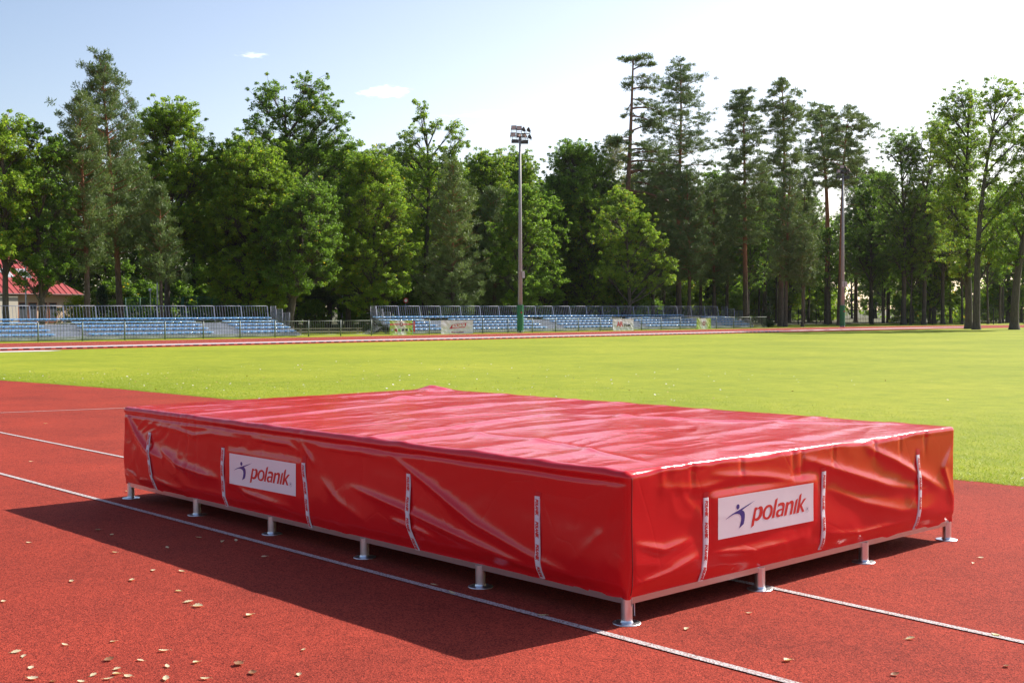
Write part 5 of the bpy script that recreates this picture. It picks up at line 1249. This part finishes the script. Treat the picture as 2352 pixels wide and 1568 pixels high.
# ------------------------------------------------------------------ lamps, mesh fence, dark fence
LPM = simple('pale_lamp_pole', (.62, .62, .64), .45)
dl = thing('street_lamp', 'white double armed street lamp in front of the red roof', 'street lamp', (-68, 23.16, 0))
mb = MB(); mb.tube([(0, 0, 0), (0, 0, 4.1)], [.05, .035], 8); mb.build('pole', LPM, dl)
for s, e, hz in ((-1, .55, .22), (1, .8, .17)):
    a = MB(); a.tube([(0, 0, 3.95), (LAT.x * s * .12, LAT.y * s * .12, 4.1), (LAT.x * s * e, LAT.y * s * e, 4.1 + hz)], .025, 6); a.build('arm', LPM, dl)
    h_ = MB(); h_.tube([(LAT.x * s * (e - .03), LAT.y * s * (e - .03), 4.1 + hz), (LAT.x * s * (e + .08), LAT.y * s * (e + .08), 4.13 + hz), (LAT.x * s * (e + .16), LAT.y * s * (e + .16), 4.12 + hz)], [.03, .065, .03], 8); h_.build('lamp_head', WHITE, dl)
def lampo(loc, h, label, r=.05):
    t = thing('lamp_post', label, 'lamp post', loc); mb = MB(); mb.tube([(0, 0, 0), (0, 0, h)], [r, r * .7], 8); mb.build('pole', LPM, t)
    mb = MB(); mb.lathe([(.03, h - .02), (.12, h + .05), (.10, h + .16), (.01, h + .2)], 12); mb.build('lamp_head', WHITE, t); return t
lampo((-70, 32.42, 0), 4.7, 'pale lamp post between the trees behind the left grandstand', .06)
lampo((-72, 32.9, 0), 2.7, 'short thin lamp post left of the pale one behind the left grandstand', .035)
lampo((-70, 46.9, 0), 4.2, 'grey lamp post in the gap between the two grandstands')
MESHG = simple('mesh_fence_green', (.03, .16, .10), .6); 
def mesh_fence(label, X, y0, y1, h, n, dark=False):
    t = thing('mesh_fence', label, 'fence', (X, 0, 0)); mt = MESHG if not dark else simple('mesh_fence_dark', (.012, .035, .028), .7)
    for k in range(n + 1): MB().tube([(0, y0 + (y1 - y0) * k / n, 0), (0, y0 + (y1 - y0) * k / n, h)], .035, 6).build('post', mt, t)
    mb = MB()
    for z in (h, h * .5, .1): mb.tube([(0, y0, z), (0, y1, z)], .018, 5)
    y = y0
    while y < y1: mb.bar((0, y, 0), (0, min(y + h, y1), min(h, y1 - y)), .008); mb.bar((0, y, h), (0, min(y + h, y1), h - min(h, y1 - y)), .008); y += .16
    y = .16
    while y < h: mb.bar((0, y0, y), (0, y0 + h - y, h), .008); mb.bar((0, y0, h - y), (0, y0 + h - y, 0), .008); y += .16
    mb.build('mesh', mt, t); return t
mesh_fence('green mesh fence behind the left grandstand, left piece beside the pines', -68, 29.3, 33.1, 2.2, 4)
mesh_fence('green mesh fence behind the left grandstand, right piece', -68.2, 33.3, 37.4, 2.3, 4)
mesh_fence('tall dark mesh fence behind the gap between the grandstands', -70, 42.6, 50.4, 2.35, 4, True)
BLK = simple('black_iron', (.012, .012, .014), .6)
df = thing('iron_fence', 'black iron bar fence along the wood at the far bend', 'fence')
dfp = [(-66.5, 78), (-65.5, 84), (-64, 90), (-62, 96), (-55, 99.6), (-50.5, 102.4), (-46.3, 105.8), (-42, 110), (-37, 114.5)]
def dark_panels():
    for a, b_ in zip(dfp[:-1], dfp[1:]):
        a = Vector((*a, 0)); b2 = Vector((*b_, 0)); L = (b2 - a).length; n = max(1, round(L / 2.4)); d = (b2 - a) / n
        for k in range(n):
            p0 = a + d * k; MB().bar(p0, p0 + Vector((0, 0, 1.5)), .07).build('post', BLK, df)
            mb = MB(); mb.bar(p0 + Vector((0, 0, 1.36)), p0 + d + Vector((0, 0, 1.36)), .035); mb.bar(p0 + Vector((0, 0, .18)), p0 + d + Vector((0, 0, .18)), .035)
            for j in range(1, 18): q = p0 + d * j / 18; mb.bar(q + Vector((0, 0, .05)), q + Vector((0, 0, 1.36)), .018)
            mb.build('bar_panel', BLK, df)
dark_panels()
# covered heap beside the end of the stand
def heap():
    rs = np.random.default_rng(4); n, m = 30, 14; V = []
    for i in range(n):
        a = i / (n - 1) * math.pi * 2
        for j in range(m):
            t = j / (m - 1); r = (1.15 - .1 * t) * (1 - t ** 3 * .98); z = .62 * math.sin(t * math.pi / 2) + .05 * math.sin(a * 3) * t + .03 * float(vnoise(a * 3, t * 5)); V.append((r * .55 * math.cos(a), r * 1.05 * math.sin(a), z + .03 * float(vnoise(a * 7, t * 9))))
    F = [(i * m + j, (i + 1) * m + j, (i + 1) * m + j + 1, i * m + j + 1) for i in range(n - 1) for j in range(m - 1)]
    b_ = MB(); b_.add(V, F, True); return b_
tag(heap().build('covered_heap', simple('black_tarpaulin', (.02, .022, .03), .35), None, (-57, 77.6, 0)), 'low heap under black sheeting beside the end of the long grandstand', 'covered heap')
bxm = thing('crate', 'green box standing behind the end of the railing fence', 'crate', (-56.8, 76.0, 0))
MB().box(-.3, .3, -.3, .3, .0, .72).build('body', simple('crate_green', (.03, .18, .06), .5), bxm); MB().box(-.33, .33, -.33, .33, .722, .78).build('lid', simple('crate_lid', (.02, .12, .04), .5), bxm)
# small round sign behind the long stand
sg = thing('road_sign', 'small round red and white sign on a post behind the long grandstand', 'sign', (-60, 45.0, 0)); 
MB().tube([(0, 0, 0), (0, 0, 2.2)], .025, 6).build('post', GALV, sg)
d_ = MB(); d_.lathe([(.001, .012), (.17, .012), (.175, 0)], 24); o_ = d_.build('disc', BR, sg, (.03, 0, 2.05)); o_.rotation_euler = (0, R(90), R(-10)); o2 = MB().lathe([(.001, .015), (.11, .015)], 24).build('disc_centre', BW, o_)

# ------------------------------------------------------------------ haze volume added to veil and lift the distant darks
hz = MB().box(-185, 135, -80, 235, -1.1, 27).build('haze'); hz['kind'] = 'stuff'; hz['label'] = 'thin haze added over the stadium to lift the distant darks'
hm = bpy.data.materials.new('haze'); hm.use_nodes = True; ht = hm.node_tree; ht.nodes.clear()
ho = N(ht, 'ShaderNodeOutputMaterial'); hv = N(ht, 'ShaderNodeVolumePrincipled'); hv.inputs['Color'].default_value = (.95, .97, 1, 1); hv.inputs['Density'].default_value = .00007; hv.inputs['Anisotropy'].default_value = .4
ht.links.new(hv.outputs[0], ho.inputs['Volume']); hz.data.materials.append(hm)
